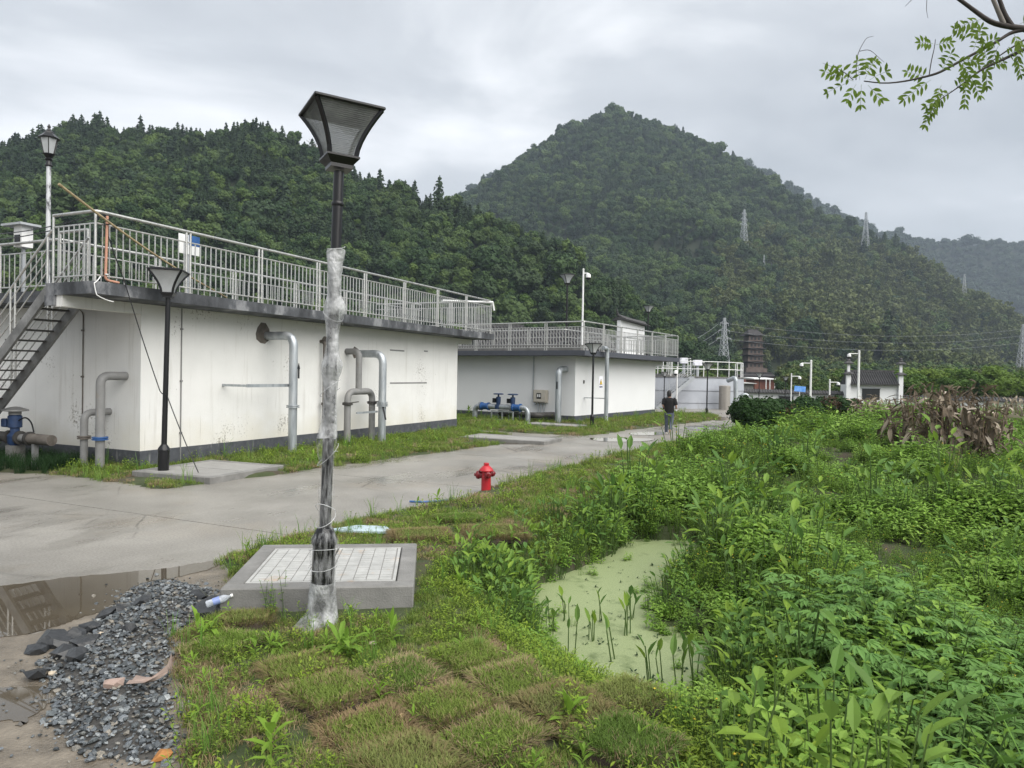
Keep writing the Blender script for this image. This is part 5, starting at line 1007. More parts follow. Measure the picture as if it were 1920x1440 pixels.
LM = dict(
    herb=leafmat('herb_leaf', [(0.145, 0.273, 0.041), (0.218, 0.375, 0.059), (0.290, 0.451, 0.088), (0.169, 0.307, 0.053)], tr=.3, rough=.42),
    arrow=leafmat('arrow_leaf', [(0.094, 0.191, 0.045), (0.140, 0.257, 0.054), (0.234, 0.356, 0.048), (0.117, 0.224, 0.068)], tr=.35, rough=.38),
    fine=leafmat('fine_weed', [(0.238, 0.350, 0.045), (0.308, 0.420, 0.056), (0.210, 0.308, 0.059)], tr=.4), bright=leafmat('bright_weed', [(0.184, 0.321, 0.041), (0.249, 0.404, 0.057), (0.162, 0.285, 0.046)], tr=.4),
    hop=leafmat('palmate_leaf', [(0.124, 0.251, 0.065), (0.174, 0.321, 0.081), (0.142, 0.272, 0.070)], tr=.3, rough=.4), tall=leafmat('tall_grass', [(0.112, 0.240, 0.048), (0.160, 0.320, 0.056), (0.208, 0.320, 0.080)], tr=.3),
    turf=leafmat('turf_green', [(0.109, 0.181, 0.035), (0.160, 0.246, 0.043), (0.196, 0.261, 0.055), (0.217, 0.246, 0.080)], tr=.2, rough=.6), straw=leafmat('turf_straw', [(0.312, 0.237, 0.138), (0.400, 0.312, 0.188), (0.263, 0.194, 0.106), (0.213, 0.181, 0.081)], tr=.15, rough=.7),
    dark=leafmat('dark_grass', [(.02, .05, .018), (.035, .075, .025)], tr=.2), yel=mat('yellow_petal', (.62, .45, .02), rough=.6), stem=leafmat('green_stem', [(.06, .11, .03), (.09, .14, .04)], tr=0))
def multi(b_list, name):
    """join several builders with different materials into one mesh"""
    v, f, mi = [], [], []; mats = []
    for b, m in b_list:
        o = len(v); v += b.v; f += [tuple(i + o for i in q) for q in b.f]; mi += [len(mats)] * len(b.f); mats.append(m)
    me = bpy.data.meshes.new(name); me.from_pydata(v, [], f); [me.materials.append(m) for m in mats]; me.polygons.foreach_set('material_index', mi); me.update(); return me
random.seed(99)
def herb(n=6, rad=.14, h=(.14, .32), L_=.092, m='herb'):
    b, st = MB(), MB()
    for s in range(n):
        a = U(0, 6.28); r = rad * math.sqrt(rnd()); x, y = r * math.cos(a), r * math.sin(a); H = U(*h); lx, ly = U(-.1, .1), U(-.1, .1); ph = U(0, 6.28)
        tip = Vector((x + lx, y + ly, H)); st.tube([(x, y, -.04), (x + lx * .4, y + ly * .4, H * .5), tip], [.003, .0025, .002], 3, cap=False)
        for k in range(5):
            f = .35 + .65 * k / 4; c = Vector((x + lx * f, y + ly * f, H * f)); sz = L_ * (1.05 - .4 * (k / 4) ** 2) * U(.8, 1.15)
            for j in (0, 1): an = ph + k * 1.57 + j * 3.14 + U(-.3, .3); leaf(b, c, hdir(an, U(.05, .5) + (.3 if k == 4 else 0)), sz, sz * U(.44, .56), U(.1, .5))
    return multi([(b, LM[m]), (st, LM['stem'])], 'herb')
def arrow(n=6, h=(.3, .58), spread=.5, L_=.19):
    b, st = MB(), MB()
    for s in range(n):
        a = U(0, 6.28); H = U(*h); r = U(.02, .07); o = H * spread * U(.2, .6); c0 = Vector((r * math.cos(a), r * math.sin(a), -.12)); c1 = Vector(((r + o) * math.cos(a), (r + o) * math.sin(a), H))
        st.tube([c0, c0.lerp(c1, .55) + Vector((0, 0, .05)), c1], [.008, .006, .004], 4, cap=False); l = L_ * U(.75, 1.15); leaf(b, c1, hdir(a + U(-.6, .6), U(.25, 1.25)), l, l * U(.36, .46), U(.1, .5), .3)
        if rnd() < .25: leaf(b, c0.lerp(c1, .5), hdir(a + U(-1, 1), .9), l * .6, l * .2, .2)
    return multi([(b, LM['arrow']), (st, LM['stem'])], 'arrow_plant')
def fine(n=9, h=(.14, .32), fl=.03, m='fine', rad=.1):
    b, st, y = MB(), MB(), MB()
    for s in range(n):
        a = U(0, 6.28); r = rad * math.sqrt(rnd()); c0 = Vector((r * math.cos(a), r * math.sin(a), -.02)); H = U(*h); c1 = c0 + Vector((U(-.06, .06), U(-.06, .06), H)); st.tube([c0, c1], [.0025, .0015], 3, cap=False)
        for k in range(9): f = .2 + .8 * k / 8; L2 = U(.018, .036); leaf(b, c0.lerp(c1, f), hdir(U(0, 6.28), U(0, .9)), L2, L2 * .42, .2)
        if rnd() < fl: q = c1 + Vector((0, 0, .008)); y.lathe([(.002, -.004), (.008, .002), (.004, .005)], 5, q)
    return multi([(b, LM[m]), (st, LM['stem']), (y, LM['yel'])], 'fine_weed')
def hop(n=5):
    b, st = MB(), MB()
    for s in range(n):
        a = U(0, 6.28); H = U(.3, .62); c0 = Vector((U(-.08, .08), U(-.08, .08), -.05)); c1 = c0 + hdir(a, 1.2) * H; st.tube([c0, c1], [.005, .003], 4, cap=False)
        for k in range(4):
            f = .45 + .55 * k / 3; an = a + k * 2.4; c = c0.lerp(c1, f); e = c + hdir(an, .25) * .09; st.tube([c, e], [.0025, .002], 3, cap=False)
            for j in range(-2, 3): L2 = (.115 - .018 * abs(j)) * U(.85, 1.1); leaf(b, e, hdir(an + j * .52, U(-.1, .25)), L2, L2 * .36, .35, .2)
    return multi([(b, LM['hop']), (st, LM['stem'])], 'palmate_weed')
def tuft(n, h, w, rad, m, arch=.5):
    b = MB()
    for k in range(n): a = U(0, 6.28); r = rad * math.sqrt(rnd()); H = U(*h); blade(b, (r * math.cos(a), r * math.sin(a), -.015), U(0, 6.28), H, w * U(.7, 1.2), H * arch * U(.2, 1.3))
    return multi([(b, LM[m])], 'tuft')
def rosette(n=10, L_=.17, rise=.5, m='bright'):
    b = MB()
    for k in range(n): a = k * 2.4 + U(-.2, .2); l = L_ * U(.7, 1.15); leaf(b, (0, 0, .0 + .012 * k), hdir(a, U(.25, .6) + rise * k / n), l, l * U(.2, .27), U(.3, .8), .3)
    return multi([(b, LM[m])], 'rosette')
PR = [herb() for _ in range(4)] + [arrow() for _ in range(4)] + [fine() for _ in range(3)] + [fine(9, (.16, .36), .02, 'bright') for _ in range(2)] + [hop() for _ in range(3)] + [tuft(22, (.25, .55), .009, .05, 'tall', .6) for _ in range(2)] + [herb(7, .16, (.12, .3), .05, 'bright') for _ in range(2)] + [rosette(9), rosette(12, .13, 1.0)] + [tuft(7, (.2, .5), .005, .1, 'straw', .7) for _ in range(2)]
HERB, ARR, FINE, BRI, HOP, TALL, HB, ROS = (0, 4), (4, 8), (8, 11), (11, 13), (13, 16), (16, 18), (18, 20), (20, 22)
def rp(t): return random.randrange(*t)
def cand(x0, x1, y0, y1, dens):
    n = int((x1 - x0) * (y1 - y0) * dens); rs = np.random.RandomState(int(y0 * 13 + x0 * 7 + dens) % 9999); X = rs.uniform(x0, x1, n); Y = rs.uniform(y0, y1, n); k = (np.abs(X) < .76 * Y + 2.2); return X[k], Y[k]
PITS = [(o.location.x, o.location.y, 1.15 if 'raised' in o['label'] else 1.6) for o in C.objects if o.name.startswith('access_pit')]
def fields(X, Y):
    g = np.minimum(np.minimum(sdpoly(X, Y, RS), sdpoly(X, Y, V1)), sdpoly(X, Y, V2)) + .10 * vnoise(X, Y, 2.2, 1) + .05 * vnoise(X, Y, 6, 2)
    w = -sdpoly(X, Y, BK); p = sdpoly(X, Y, PD); z = hgt(X, Y)
    clear = np.ones(X.shape, bool)
    for a, b, r in PITS: clear &= np.maximum(np.abs(X - a), np.abs(Y - b)) > r * .86
    hx, hy = P(911, 924).xy; clear &= ~((np.abs(X - hx - .02) < .32) & (Y - hy < .3) & (Y - hy > -.55))
    return g, w, p, z, clear
def shrubby(): return U(0, 6.28)
# ---------------------------------------------------------------- marsh: knee-high growth right of the bank
MARSH = []
for (y0, y1, dn, sc_) in ((3.6, 7, 72, 1.0), (7, 11, 58, 1.05), (11, 16, 34, 1.2), (16, 25, 17, 1.5), (25, 50, 6.5, 2.1)):
    X, Y = cand(-.5, .76 * y1 + 2.2, y0, y1, dn); g, w, p, z, cl = fields(X, Y); sp1 = vnoise(X, Y, .45, 41); sp2 = vnoise(X, Y, .9, 42); gap = vnoise(X, Y, 1.1, 6) * .28 + vnoise(X, Y, .55, 5) * .5
    k = (w > .12) & (p > .06) & (g < 0); pond_far = p
    for i in np.where(k)[0]:
        x_, y_, a, b = X[i], Y[i], sp1[i], sp2[i]; s = sc_ * U(.75, 1.2) * (1 + .15 * b) * min(1.5, max(.6, 1 + 1.0 * gap[i])); r = rnd()
        if gap[i] < -.2 and r < .6: continue
        ar = (.14 if p[i] < 1.0 else .025) + (.10 if a > .45 else 0) + (.1 if w[i] < .9 and y_ > 8 and y_ < 16 else 0)
        if p[i] < 1.1 and y_ < 8.0 and x_ < 2.25 + .1 * b:
            idx = rp(FINE) if r < .55 else rp(HERB); s *= .55 if p[i] < .5 else .75
        elif y_ < 7.6 and x_ > 2.6 + .4 * b and r < .36: idx = rp(HOP); s *= .8
        elif r < ar and y_ < 20: idx = rp(ARR)
        elif w[i] < .5 and y_ < 9 and r < .7: idx = rp(FINE)
        elif b < -.28 + .1 * (y_ > 14): idx = rp(BRI) if rnd() < .6 else rp(HB)
        elif y_ > 14 and r < .55: idx = rp(HB) if r < .4 else rp(BRI)
        elif r > .985: idx = rp(TALL) if r > .992 else random.randrange(22, 24)
        else: idx = rp(HERB)
        MARSH.append((x_, y_, z[i] - .01, U(-.2, .2), U(-.2, .2), U(0, 6.28), s, idx))
for px0, px1, py0, py1, z_, n in ((860, 1010, 1050, 1110, -.1, 42), (900, 1060, 1085, 1130, -.35, 45), (1010, 1180, 985, 1060, -.2, 45), (1080, 1200, 935, 1000, -.1, 36), (1180, 1330, 985, 1012, -.3, 24), (1335, 1420, 1045, 1085, -.4, 28), (1345, 1430, 1210, 1330, -.4, 40), (1480, 1700, 1150, 1300, -.35, 45)):
    for _ in range(n):
        q = P(U(px0, px1), U(py0, py1), z_)
        if sdpoly([q.x], [q.y], PD)[0] > -.02: MARSH.append((q.x, q.y, float(hgt(np.array([q.x]), np.array([q.y]))[0]), U(-.15, .15), U(-.15, .15), U(0, 6.28), U(.5, .8), rp(ARR)))
for _ in range(1500):                                 # broad leaves crowding the far and left shore
    x_, y_ = U(-.8, 2.6), U(6.9, 12.8); e = sdpoly([x_], [y_], PD)[0]
    if .0 < e < .8 and (y_ > 7.6 or x_ < .35) and rnd() < .42: MARSH.append((x_, y_, float(hgt(np.array([x_]), np.array([y_]))[0]) - .02, U(-.25, .25), U(-.25, .25), U(0, 6.28), U(.45, .85), rp(ARR) if rnd() < .45 else rp(HERB)))
for _ in range(900):                                  # weeds creeping over the edge of the water
    q = P(U(970, 1370), U(1005, 1330), PZ); e = sdpoly([q.x], [q.y], PD)[0]
    if -.42 < e < .12 and rnd() < .75 * math.exp(-max(0, -e) * 5.5) and vnoise([q.x], [q.y], 1.7, 71)[0] > -.15 + .25 * (q.x < 1.2): MARSH.append((q.x, q.y, PZ - .03, U(-.2, .2), U(-.2, .2), U(0, 6.28), U(.3, .62), rp(HERB) if rnd() < .6 else rp(BRI)))
scatter('marsh_plants', PR, MARSH, 'dense green marsh weeds and arrow-leaved plants filling the right side', 'plants')
SODS = [(-.4, 4.72, .54, .52, 38), (.06, 5.07, .54, .52, 34), (-.86, 4.37, .54, .52, 42), (-.74, 5.16, .54, .5, 36), (-1.2, 4.81, .54, .52, 40), (.4, 4.63, .54, .52, 41), (-.06, 4.28, .54, .52, 35), (-.52, 3.95, .52, .5, 39), (-.28, 5.53, .5, .46, 33), (.86, 4.98, .46, .44, 38), (.72, 4.19, .5, .5, 44), (-1.54, 5.25, .5, .48, 36), (-2.28, 5.75, .5, .46, -8), (-2.35, 6.3, .46, .36, 10), (-1.2, 9.6, .9, .55, 24), (-.2, 10.0, .85, .6, 10), (-.8, 10.9, .7, .5, 20)]
# ---------------------------------------------------------------- turf and weeds on the verges
random.seed(5)
TP = [tuft(46, (.03, .075), .0045, .075, 'turf', .8) for _ in range(3)] + [tuft(46, (.025, .06), .0045, .075, 'straw', 1.1) for _ in range(3)] + [multi([(MB(), LM['turf'])], 'x')] 
TP = TP[:6] + [tuft(12, (.15, .38), .006, .05, 'tall', .4) for _ in range(2)] + [fine(8, (.06, .17), .06, 'fine', .09) for _ in range(2)] + [rosette(8, .09, .6), rosette(10, .11, .9)] + [tuft(34, (.25, .5), .008, .07, 'dark', .9)]
TURF = []
for (y0, y1, dn, sc_) in ((3.4, 6.6, 420, 1.0), (6.6, 11, 210, 1.15), (11, 17, 95, 1.5), (17, 30, 34, 2.1), (30, 52, 11, 3.0)):
    X, Y = cand(-.76 * y1 - 2, .45 * y1, y0, y1, dn); g, w, p, z, cl = fields(X, Y); n1_ = vnoise(X, Y, 1.6, 51); n2_ = vnoise(X, Y, .5, 52); n3_ = vnoise(X, Y, 4.5, 53)
    for qx, qy, w_, d_, rz_ in SODS: ca_, sa_ = math.cos(R(rz_)), math.sin(R(rz_)); hit_ = ((np.abs((X - qx) * ca_ + (Y - qy) * sa_) < w_ / 2 + .0) & (np.abs((Y - qy) * ca_ - (X - qx) * sa_) < d_ / 2 + .0)); cl &= ~(hit_ & (n3_ < .32)); z = np.where(hit_, .075, z)
    for i in np.where((g < .01) & (w < .55) & (p > .2) & cl)[0]:
        l1 = Vector((X[i], Y[i], 0)) - F1.o; u1, v1 = l1.dot(F1.u), l1.dot(F1.w)
        if 0 < u1 < LW and v1 > -.02: continue
        l2 = Vector((X[i], Y[i], 0)) - F2.o; u2, v2 = l2.dot(F2.u), l2.dot(F2.w)
        if 0 < u2 and v2 > -.02: continue
        if u1 < -.1 and v1 > 1.0: 
            if rnd() < .25: TURF.append((X[i], Y[i], z[i], 0, 0, U(0, 6.28), U(.7, 1.0), 12))
            continue
        r = rnd(); near = Y[i] < 17; left = v1 > -2.6 and u1 > 0
        dry = .30 + .55 * n1_[i] + .25 * n3_[i] - (.25 if left else 0) - (.12 if Y[i] > 17 else 0) + (.12 if Y[i] < 5.8 else 0)
        if n3_[i] < -.55 and rnd() < .8 and near: continue
        if r < .012 + .02 * (n2_[i] > .2) + (.03 if abs(g[i]) < .25 and near else 0): idx = rp((6, 8)); s = sc_ * U(.5, 1.0) / (1.3 if Y[i] > 17 else 1)
        elif r < .075 + .16 * max(0, n2_[i]) + (.25 if w[i] > -.35 and Y[i] < 12 else 0): idx = rp((8, 10)); s = sc_ * U(.7, 1.2) / (1.3 if Y[i] > 17 else 1)
        elif r > .982: idx = rp((10, 12)); s = sc_ * U(.6, 1.1)
        else: idx = rp((3, 6)) if rnd() < dry else rp((0, 3)); s = sc_ * U(.8, 1.25)
        TURF.append((X[i], Y[i], z[i], U(-.15, .15), U(-.15, .15), U(0, 6.28), s, idx))
scatter('verge_grass', TP, TURF, 'patchy green and straw-brown turf with low weeds along the road verges', 'grass')
# ---------------------------------------------------------------- sods laid in the foreground: soil cake and its grass
random.seed(17)
SL = ['sod tile in the middle of the cracked turf, with a tan leaf', 'sod tile behind and right of the middle one', 'large curling brown sod tile in front left of the middle one', 'sod tile behind and left of the middle one', 'sod tile among small yellow flowers at the left of the cracked turf', 'sod tile right of the middle one, with a brown clod', 'straw-edged sod tile in front right of the middle one', 'sod tile cut by the bottom edge of the photo', 'green sod tile farthest back in the cracked turf', 'greenish sod tile nearest the pond bank', 'green sod tile at the bottom right of the cracked turf', 'sod tile at the far left of the cracked turf, behind the yellow flowers', 'dark green sod tile at the right edge of the gravel', 'sod tile lying between the gravel and the wrapped lamp', 'brown dried sod tile right behind the access pit', 'brown dried sod tile on the bank above the pond', 'greenish sod tile nearest the hydrant']
def sod(w, d, straw):
    n = 20; ol = []
    for k in range(n): a = 2 * math.pi * k / n; c, s = math.cos(a), math.sin(a); m_ = max(abs(c), abs(s)) ** .75; ol.append((w / 2 * c / m_ * U(.82, 1.06), d / 2 * s / m_ * U(.82, 1.06)))
    b = MB(); rings = [(1.04, -.03), (1.04, .01), (.97, .035), (.6, .055)]; vs = [(x * f, y * f, z + U(-.006, .006)) for f, z in rings for x, y in ol] + [(0, 0, .06)]
    b.add(vs, [(i * n + k, i * n + (k + 1) % n, (i + 1) * n + (k + 1) % n, (i + 1) * n + k) for i in range(3) for k in range(n)] + [(3 * n + k, 3 * n + (k + 1) % n, 4 * n) for k in range(n)])
    g_, s_ = MB(), MB()
    for k in range(int(w * d * 19000)):
        x, y = U(-w / 2, w / 2), U(-d / 2, d / 2); e = max(abs(x) / (w / 2), abs(y) / (d / 2)); 
        if e > .99: continue
        st_ = rnd() < straw * (.25 + 2.4 * e ** 4) + .25 * noise.noise((x * 5, y * 5, straw * 9)); H = U(.025, .06) * (1 if e < .85 else 1.3); a = U(0, 6.28) if e < .85 else math.atan2(y, x) + U(-.8, .8); zz_ = .048 - .03 * max(0, e - .8) * 5
        blade(s_ if st_ else g_, (x, y, zz_), a, H, .0045, H * U(.3, 1.1) * (1 if e < .85 else 1.5))
    return b, g_, s_
for (qx, qy, w, d, rz), lab in zip(SODS, SL):
    q = Vector((qx, qy, 0)); st_ = .7 if 'brown' in lab else (.12 if 'green' in lab else .33); b, g_, s_ = sod(w * U(.9, 1.08), d * U(.9, 1.08), st_); zz = float(hgt(np.array([q.x]), np.array([q.y]))[0])
    q = q + Vector((U(-.03, .03), U(-.03, .03), 0)); t = thing('sod_tile', lab, 'sod', (q.x, q.y, max(zz, .02) + U(-.02, .012)), R(rz), 'sod tiles laid on the bank'); t.rotation_euler = (U(-.06, .06), U(-.06, .06), R(rz + U(-9, 9))); b.build('soil', SOIL, t, 60); o = obj('grass', multi([(g_, LM['turf']), (s_, LM['straw'])], 'grass'), t); o['kind'] = 'stuff'
# ---------------------------------------------------------------- single weeds one can point at
WE = [(505, 1215, 1.3, 'broad-leaved weed below the left corner of the access pit'), (640, 1225, 1.5, 'tall leafy weed clump just in front of the wrapped lamp'), (715, 1200, 1.3, 'leafy weed right of the wrapped lamp base'), (370, 1190, 1.2, 'leafy weed at the gravel edge'), (520, 1425, 1.4, 'long-leaved weed at the bottom left of the turf'), (1045, 1352, 1.1, 'pale rosette weed on the turf beside the pond bank'), (860, 1085, 1.2, 'weed at the right side of the access pit'), (945, 1015, 1.1, 'weed on the brown sod behind the pit'), (905, 1395, .9, 'small weed rooted at the junction of the sods'), (1200, 1385, 1.0, 'pale weed low on the bank at bottom middle'), (720, 1305, .8, 'seedling beside the dark crack'), (1130, 1240, .9, 'weed leaning over the near pond edge')]
def weed_mesh(s):
    b = MB()
    for _ in range(random.randrange(1, 5)):
        ox, oy, n, rs_, l0 = U(-.09, .09), U(-.09, .09), random.randrange(5, 13), U(.3, 1.2), U(.08, .17) * s
        for k in range(n): a = k * 2.4 + U(-.4, .4); l = l0 * U(.6, 1.2); leaf(b, (ox, oy, .014 * k), hdir(a, U(.1, .5) + rs_ * k / n), l, l * U(.2, .33), U(.2, .9), .3)
    return multi([(b, LM['bright'])], 'weed')
for k, (px, py, s, lab) in enumerate(WE):
    q = P(px, py + 8, .05); z_ = float(hgt(np.array([q.x]), np.array([q.y]))[0]); o = obj('broadleaf_weed', weed_mesh(s), None, (q.x, q.y, max(-.3, z_))); tag(o, lab, 'weed', 'single weeds on the bank')
# shrublet with fine leaves in front of the pit
q = P(517, 1162, .0); tag(obj('leafy_seedling', herb(9, .10, (.2, .42), .035, 'bright'), None, (q.x, q.y, .02)), 'fine-leaved seedling growing against the front of the access pit', 'weed')
# water plants standing in the pond
random.seed(31)
WP = [(1075, 1225, 1.0, 'left of the thickest pond cluster'), (1110, 1200, .9, 'just behind the thickest pond cluster'), (1150, 1235, 1.25, 'the thickest in the middle of the near pond edge'), (1175, 1190, 1.05, 'with one pale upright leaf in mid pond'), (1130, 1165, .8, 'farther out, near the pond centre'), (1190, 1160, .8, 'farthest right in the upper pond'), (1250, 1275, 1.0, 'left of three at the lower right pond end'), (1275, 1292, 1.1, 'middle of three at the lower right pond end'), (1312, 1298, 1.05, 'right of three at the lower right pond end'), (1225, 1300, 1.0, 'nearest the bottom bank of the pond'), (1060, 1165, .8, 'small, near the left pond shore'), (1030, 1190, .85, 'hard against the left pond shore')]
for k, (px, py, s, wl) in enumerate(WP):
    q = P(px, py, PZ); t = thing('water_plant', 'arrow-leaved water plant, ' + wl, 'plant', (q.x, q.y, PZ), U(0, 6.28), 'arrow-leaved plants in the pond'); t.scale = (s,) * 3
    for j in range(random.randrange(2, 5)):
        a = U(0, 6.28); H = U(.2, .42); c0 = Vector((U(-.05, .05), U(-.05, .05), -.15)); c1 = c0 + Vector((U(-.08, .08), U(-.08, .08), H + .15)); sm = MB().tube([c0, c1], [.007, .005], 5).build('stem', LM['stem'], t, 60); b = MB(); l = U(.13, .2); leaf(b, c1 - Vector((0, 0, .02)), hdir(a, U(.8, 1.4)), l, l * U(.3, .42), U(.0, .15), .5); b.build('leaf', LM['arrow'], sm, 60)
random.seed(8); fp = []
for k in range(150):
    q = P(U(1000, 1340), U(1030, 1300), PZ)
    if sdpoly([q.x], [q.y], PD)[0] < -.08: fp.append((q.x, q.y, PZ + .004, U(-.2, .2), U(-.2, .2), U(0, 6.28), U(.4, 1.3), random.randrange(0, 3)))
FB = []
for k in range(3):
    b = MB()
    for j in range(5): leaf(b, (U(-.02, .02), U(-.02, .02), .002), hdir(U(0, 6.28), U(.0, .7)), U(.02, .05), .014, .1)
    FB.append(multi([(b, LM['dark'])], 'floating_leaf'))
scatter('floating_debris', FB, fp, 'small dark leaf scraps floating on the duckweed', 'debris')
q = P(1262, 1165, PZ); tag(obj('grass_tussock', multi([((lambda b: [blade(b, (U(-.05, .05), U(-.05, .05), -.05), U(2.2, 4.4), U(.22, .42), .009, U(.1, .3)) for _ in range(34)] and b)(MB()), LM['bright'])], 'tussock'), None, (q.x, q.y, PZ)), 'bright arching grass tussock at the right pond edge', 'grass')
q = P(1478, 1345, -.3); tag(obj('iris_clump', multi([((lambda b: [blade(b, (U(-.16, .16), U(-.1, .1), -.05), U(0, 6.28), U(.35, .6), .016, U(.02, .16)) for _ in range(30)] and b)(MB()), LM['tall'])], 'iris'), None, (q.x, q.y, -.32)), 'upright sword-leaved iris clump right of the pond', 'plant')
# ---------------------------------------------------------------- gravel, rocks, litter
random.seed(3)
M_stone = mat('crushed_stone', [(.3, (.03, .032, .034)), (.55, (.07, .075, .078)), (.78, (.16, .17, .17))], scale=9, rough=.38, rand=([(.6, .63, .66), (1.1, 1.18, 1.25), (2.2, 2.3, 2.4), (.8, .85, .9), (3.2, 2.7, 2.1), (1.5, 1.6, 1.6), (.5, .52, .52), (1.0, 1.1, 1.15), (4.0, 4.0, 3.9), (.9, .95, 1.0)], 'mul', 1.0))
M_rock = mat('wet_black_rock', [(.3, (.012, .013, .014)), (.6, (.03, .032, .034)), (.8, (.07, .072, .073))], scale=5, rough=.32, bump=.5, bscale=14)
def stone(s=1.0, flat=.5, k=.3):
    bm = bmesh.new(); bmesh.ops.create_icosphere(bm, subdivisions=1, radius=.5 * s); sd = Vector((U(0, 99), U(0, 99), U(0, 99)))
    for v in bm.verts: v.co *= 1 + k * noise.noise(v.co * 2.4 / s + sd) * 2; v.co.x *= 1.25; v.co.z *= flat
    for _ in range(3):                               # broken faces
        n = sph(); bmesh.ops.bisect_plane(bm, geom=bm.verts[:] + bm.edges[:] + bm.faces[:], plane_co=n * .36 * s * (flat if abs(n.z) > .7 else 1), plane_no=n, clear_outer=True); e = [x for x in bm.edges if x.is_boundary]; bmesh.ops.edgeloop_fill(bm, edges=e) if e else None
    bmesh.ops.recalc_face_normals(bm, faces=bm.faces); return bm
def stone_mesh(m, s=1.0, flat=.5, k=.3): bm = stone(s, flat, k); me = bpy.data.meshes.new('stone'); bm.to_mesh(me); bm.free(); me.materials.append(m); return me
GP = PG([(250, 1098), (330, 1090), (415, 1108), (420, 1150), (350, 1190), (322, 1240), (330, 1330), (345, 1400), (330, 1440), (250, 1440), (160, 1432), (120, 1400), (75, 1370), (90, 1330), (75, 1290), (60, 1245), (130, 1200), (190, 1150)])
gx = [p[0] for p in GP]; gy = [p[1] for p in GP]
def mound(X, Y): d = -sdpoly(X, Y, GP); return .13 * sst(0, .55, d) + .02 * vnoise(X, Y, 3, 61) * sst(0, .3, d)
n_ = 15000; rs = np.random.RandomState(4); X = rs.uniform(min(gx) - .3, max(gx) + .3, n_); Y = rs.uniform(min(gy) - .2, max(gy) + .2, n_); d = sdpoly(X, Y, GP); k = (d < -.02) | ((d < .35) & (rs.rand(n_) < .10 * np.exp(-np.maximum(d, 0) * 7))); X, Y, d = X[k], Y[k], d[k]; Z = mound(X, Y)
GPTS = [(X[i], Y[i], Z[i] + .008 + U(0, .012), U(-.5, .5), U(-.5, .5), U(0, 6.28), (.014 + .042 * rnd() ** 2.6), random.randrange(0, 8)) for i in range(len(X))]
scatter('gravel', [stone_mesh(M_stone, 1, U(.4, .65)) for _ in range(8)], GPTS, 'heap of crushed dark grey gravel spilled at the road edge', 'gravel')
xs_ = np.linspace(min(gx), max(gx), 40); ys_ = np.linspace(min(gy), max(gy), 60); A, B = np.meshgrid(xs_, ys_); Zm = mound(A.ravel(), B.ravel()); Zm = np.where(sdpoly(A.ravel(), B.ravel(), GP) < 0, Zm - .002, -.06)
tag(obj('gravel_bed', grid_mesh('gravel_bed', A, B, Zm, 40, 60, mat('gravel_fines', [(.3, (.03, .03, .028)), (.7, (.08, .075, .068))], scale=30, rough=.8))), kind='structure')
RK = [(72, 1212, .20, 'leftmost block of the black rock row'), (105, 1198, .27, 'long flat black rock, second in the row'), (140, 1190, .24, 'black rock in the middle of the row, on the puddle side'), (125, 1222, .22, 'pointed black rock leaning in front of the row'), (160, 1210, .22, 'blocky black rock right of the pointed one'), (145, 1238, .18, 'small dark rock below the row'), (195, 1150, .2, 'black rock at the puddle end of the gravel'), (232, 1148, .17, 'dark rock on the gravel ridge beside the puddle'), (268, 1146, .2, 'rounded dark rock on top of the gravel heap'), (372, 1118, .2, 'black rock near the left corner of the access pit'), (395, 1142, .36, 'long black rock under the plastic bottle'), (238, 1195, .13, 'dark rock half sunk in the middle of the gravel'), (72, 1258, .2, 'low wet rock left of the gravel, nearest the small puddle'), (172, 1175, .2, 'flat dark rock above the row')]
for k, (px, py, s, lab) in enumerate(RK):
    q = P(px, py, .05); z_ = float(mound(np.array([q.x]), np.array([q.y]))[0]); o = obj('rock', stone_mesh(M_rock, s, U(.45, .7), .34), None, (q.x, q.y, z_ + s * .14), U(0, 6.28)); o.rotation_euler = (U(-.25, .25), U(-.25, .25), U(0, 6.28)); tag(o, lab, 'rock', 'black rocks around the gravel')
M_och = mat('ochre_stone', [(.3, (.3, .13, .03)), (.7, (.45, .2, .06))], scale=12, rough=.7); M_pale = mat('pale_stone', [(.3, (.4, .33, .24)), (.7, (.55, .48, .38))], scale=12, rough=.7)
for px, py, s, m, lab in ((305, 1392, .1, M_och, 'orange lump of clay at the near edge of the gravel'), (189, 1185, .075, M_pale, 'pale yellow pebble on the gravel near the black rocks'), (98, 1245, .08, M_pale, 'pale flat stone left of the gravel'), (208, 1290, .12, mat('pink_stone', (.3, .22, .185), rough=.7), 'pinkish stone in the middle of the gravel'), (389, 1121, .07, M_pale, 'pale stone beside the black rock at the pit corner'), (906, 1310, .05, M_och, 'brown clod on the turf right of the crack'), (700, 1196, .07, M_pale, 'pale stone beside the wrapped lamp foot')):
    q = P(px, py, .1); z_ = max(float(mound(np.array([q.x]), np.array([q.y]))[0]), float(hgt(np.array([q.x]), np.array([q.y]))[0])); tag(obj('stone', stone_mesh(m, s, .6), None, (q.x, q.y, z_ + s * .22), U(0, 6)), lab, 'stone')
# plastic bottle on its rock
q = P(408, 1126, .18); t = thing('plastic_bottle', 'crushed clear bottle with blue label on the rock by the pit', 'bottle', q, R(25)); t.rotation_euler = (0, R(75), R(25)); M_pet = mat('clear_plastic', (.6, .64, .7), rough=.12, alpha=(.35, .75, 14))
MB().lathe([(.025, -.1), (.033, -.09), (.03, -.03), (.034, .02), (.032, .06), (.014, .1), (.013, .12)], 12).build('body', M_pet, t, 50); MB().lathe([(.0345, -.04), (.0352, .02)], 12).build('label_wrap', mat('bottle_blue', (.2, .26, .5), rough=.4), t, 50); MB().lathe([(.016, .115), (.016, .135)], 10).build('cap', M_white, t, 50)
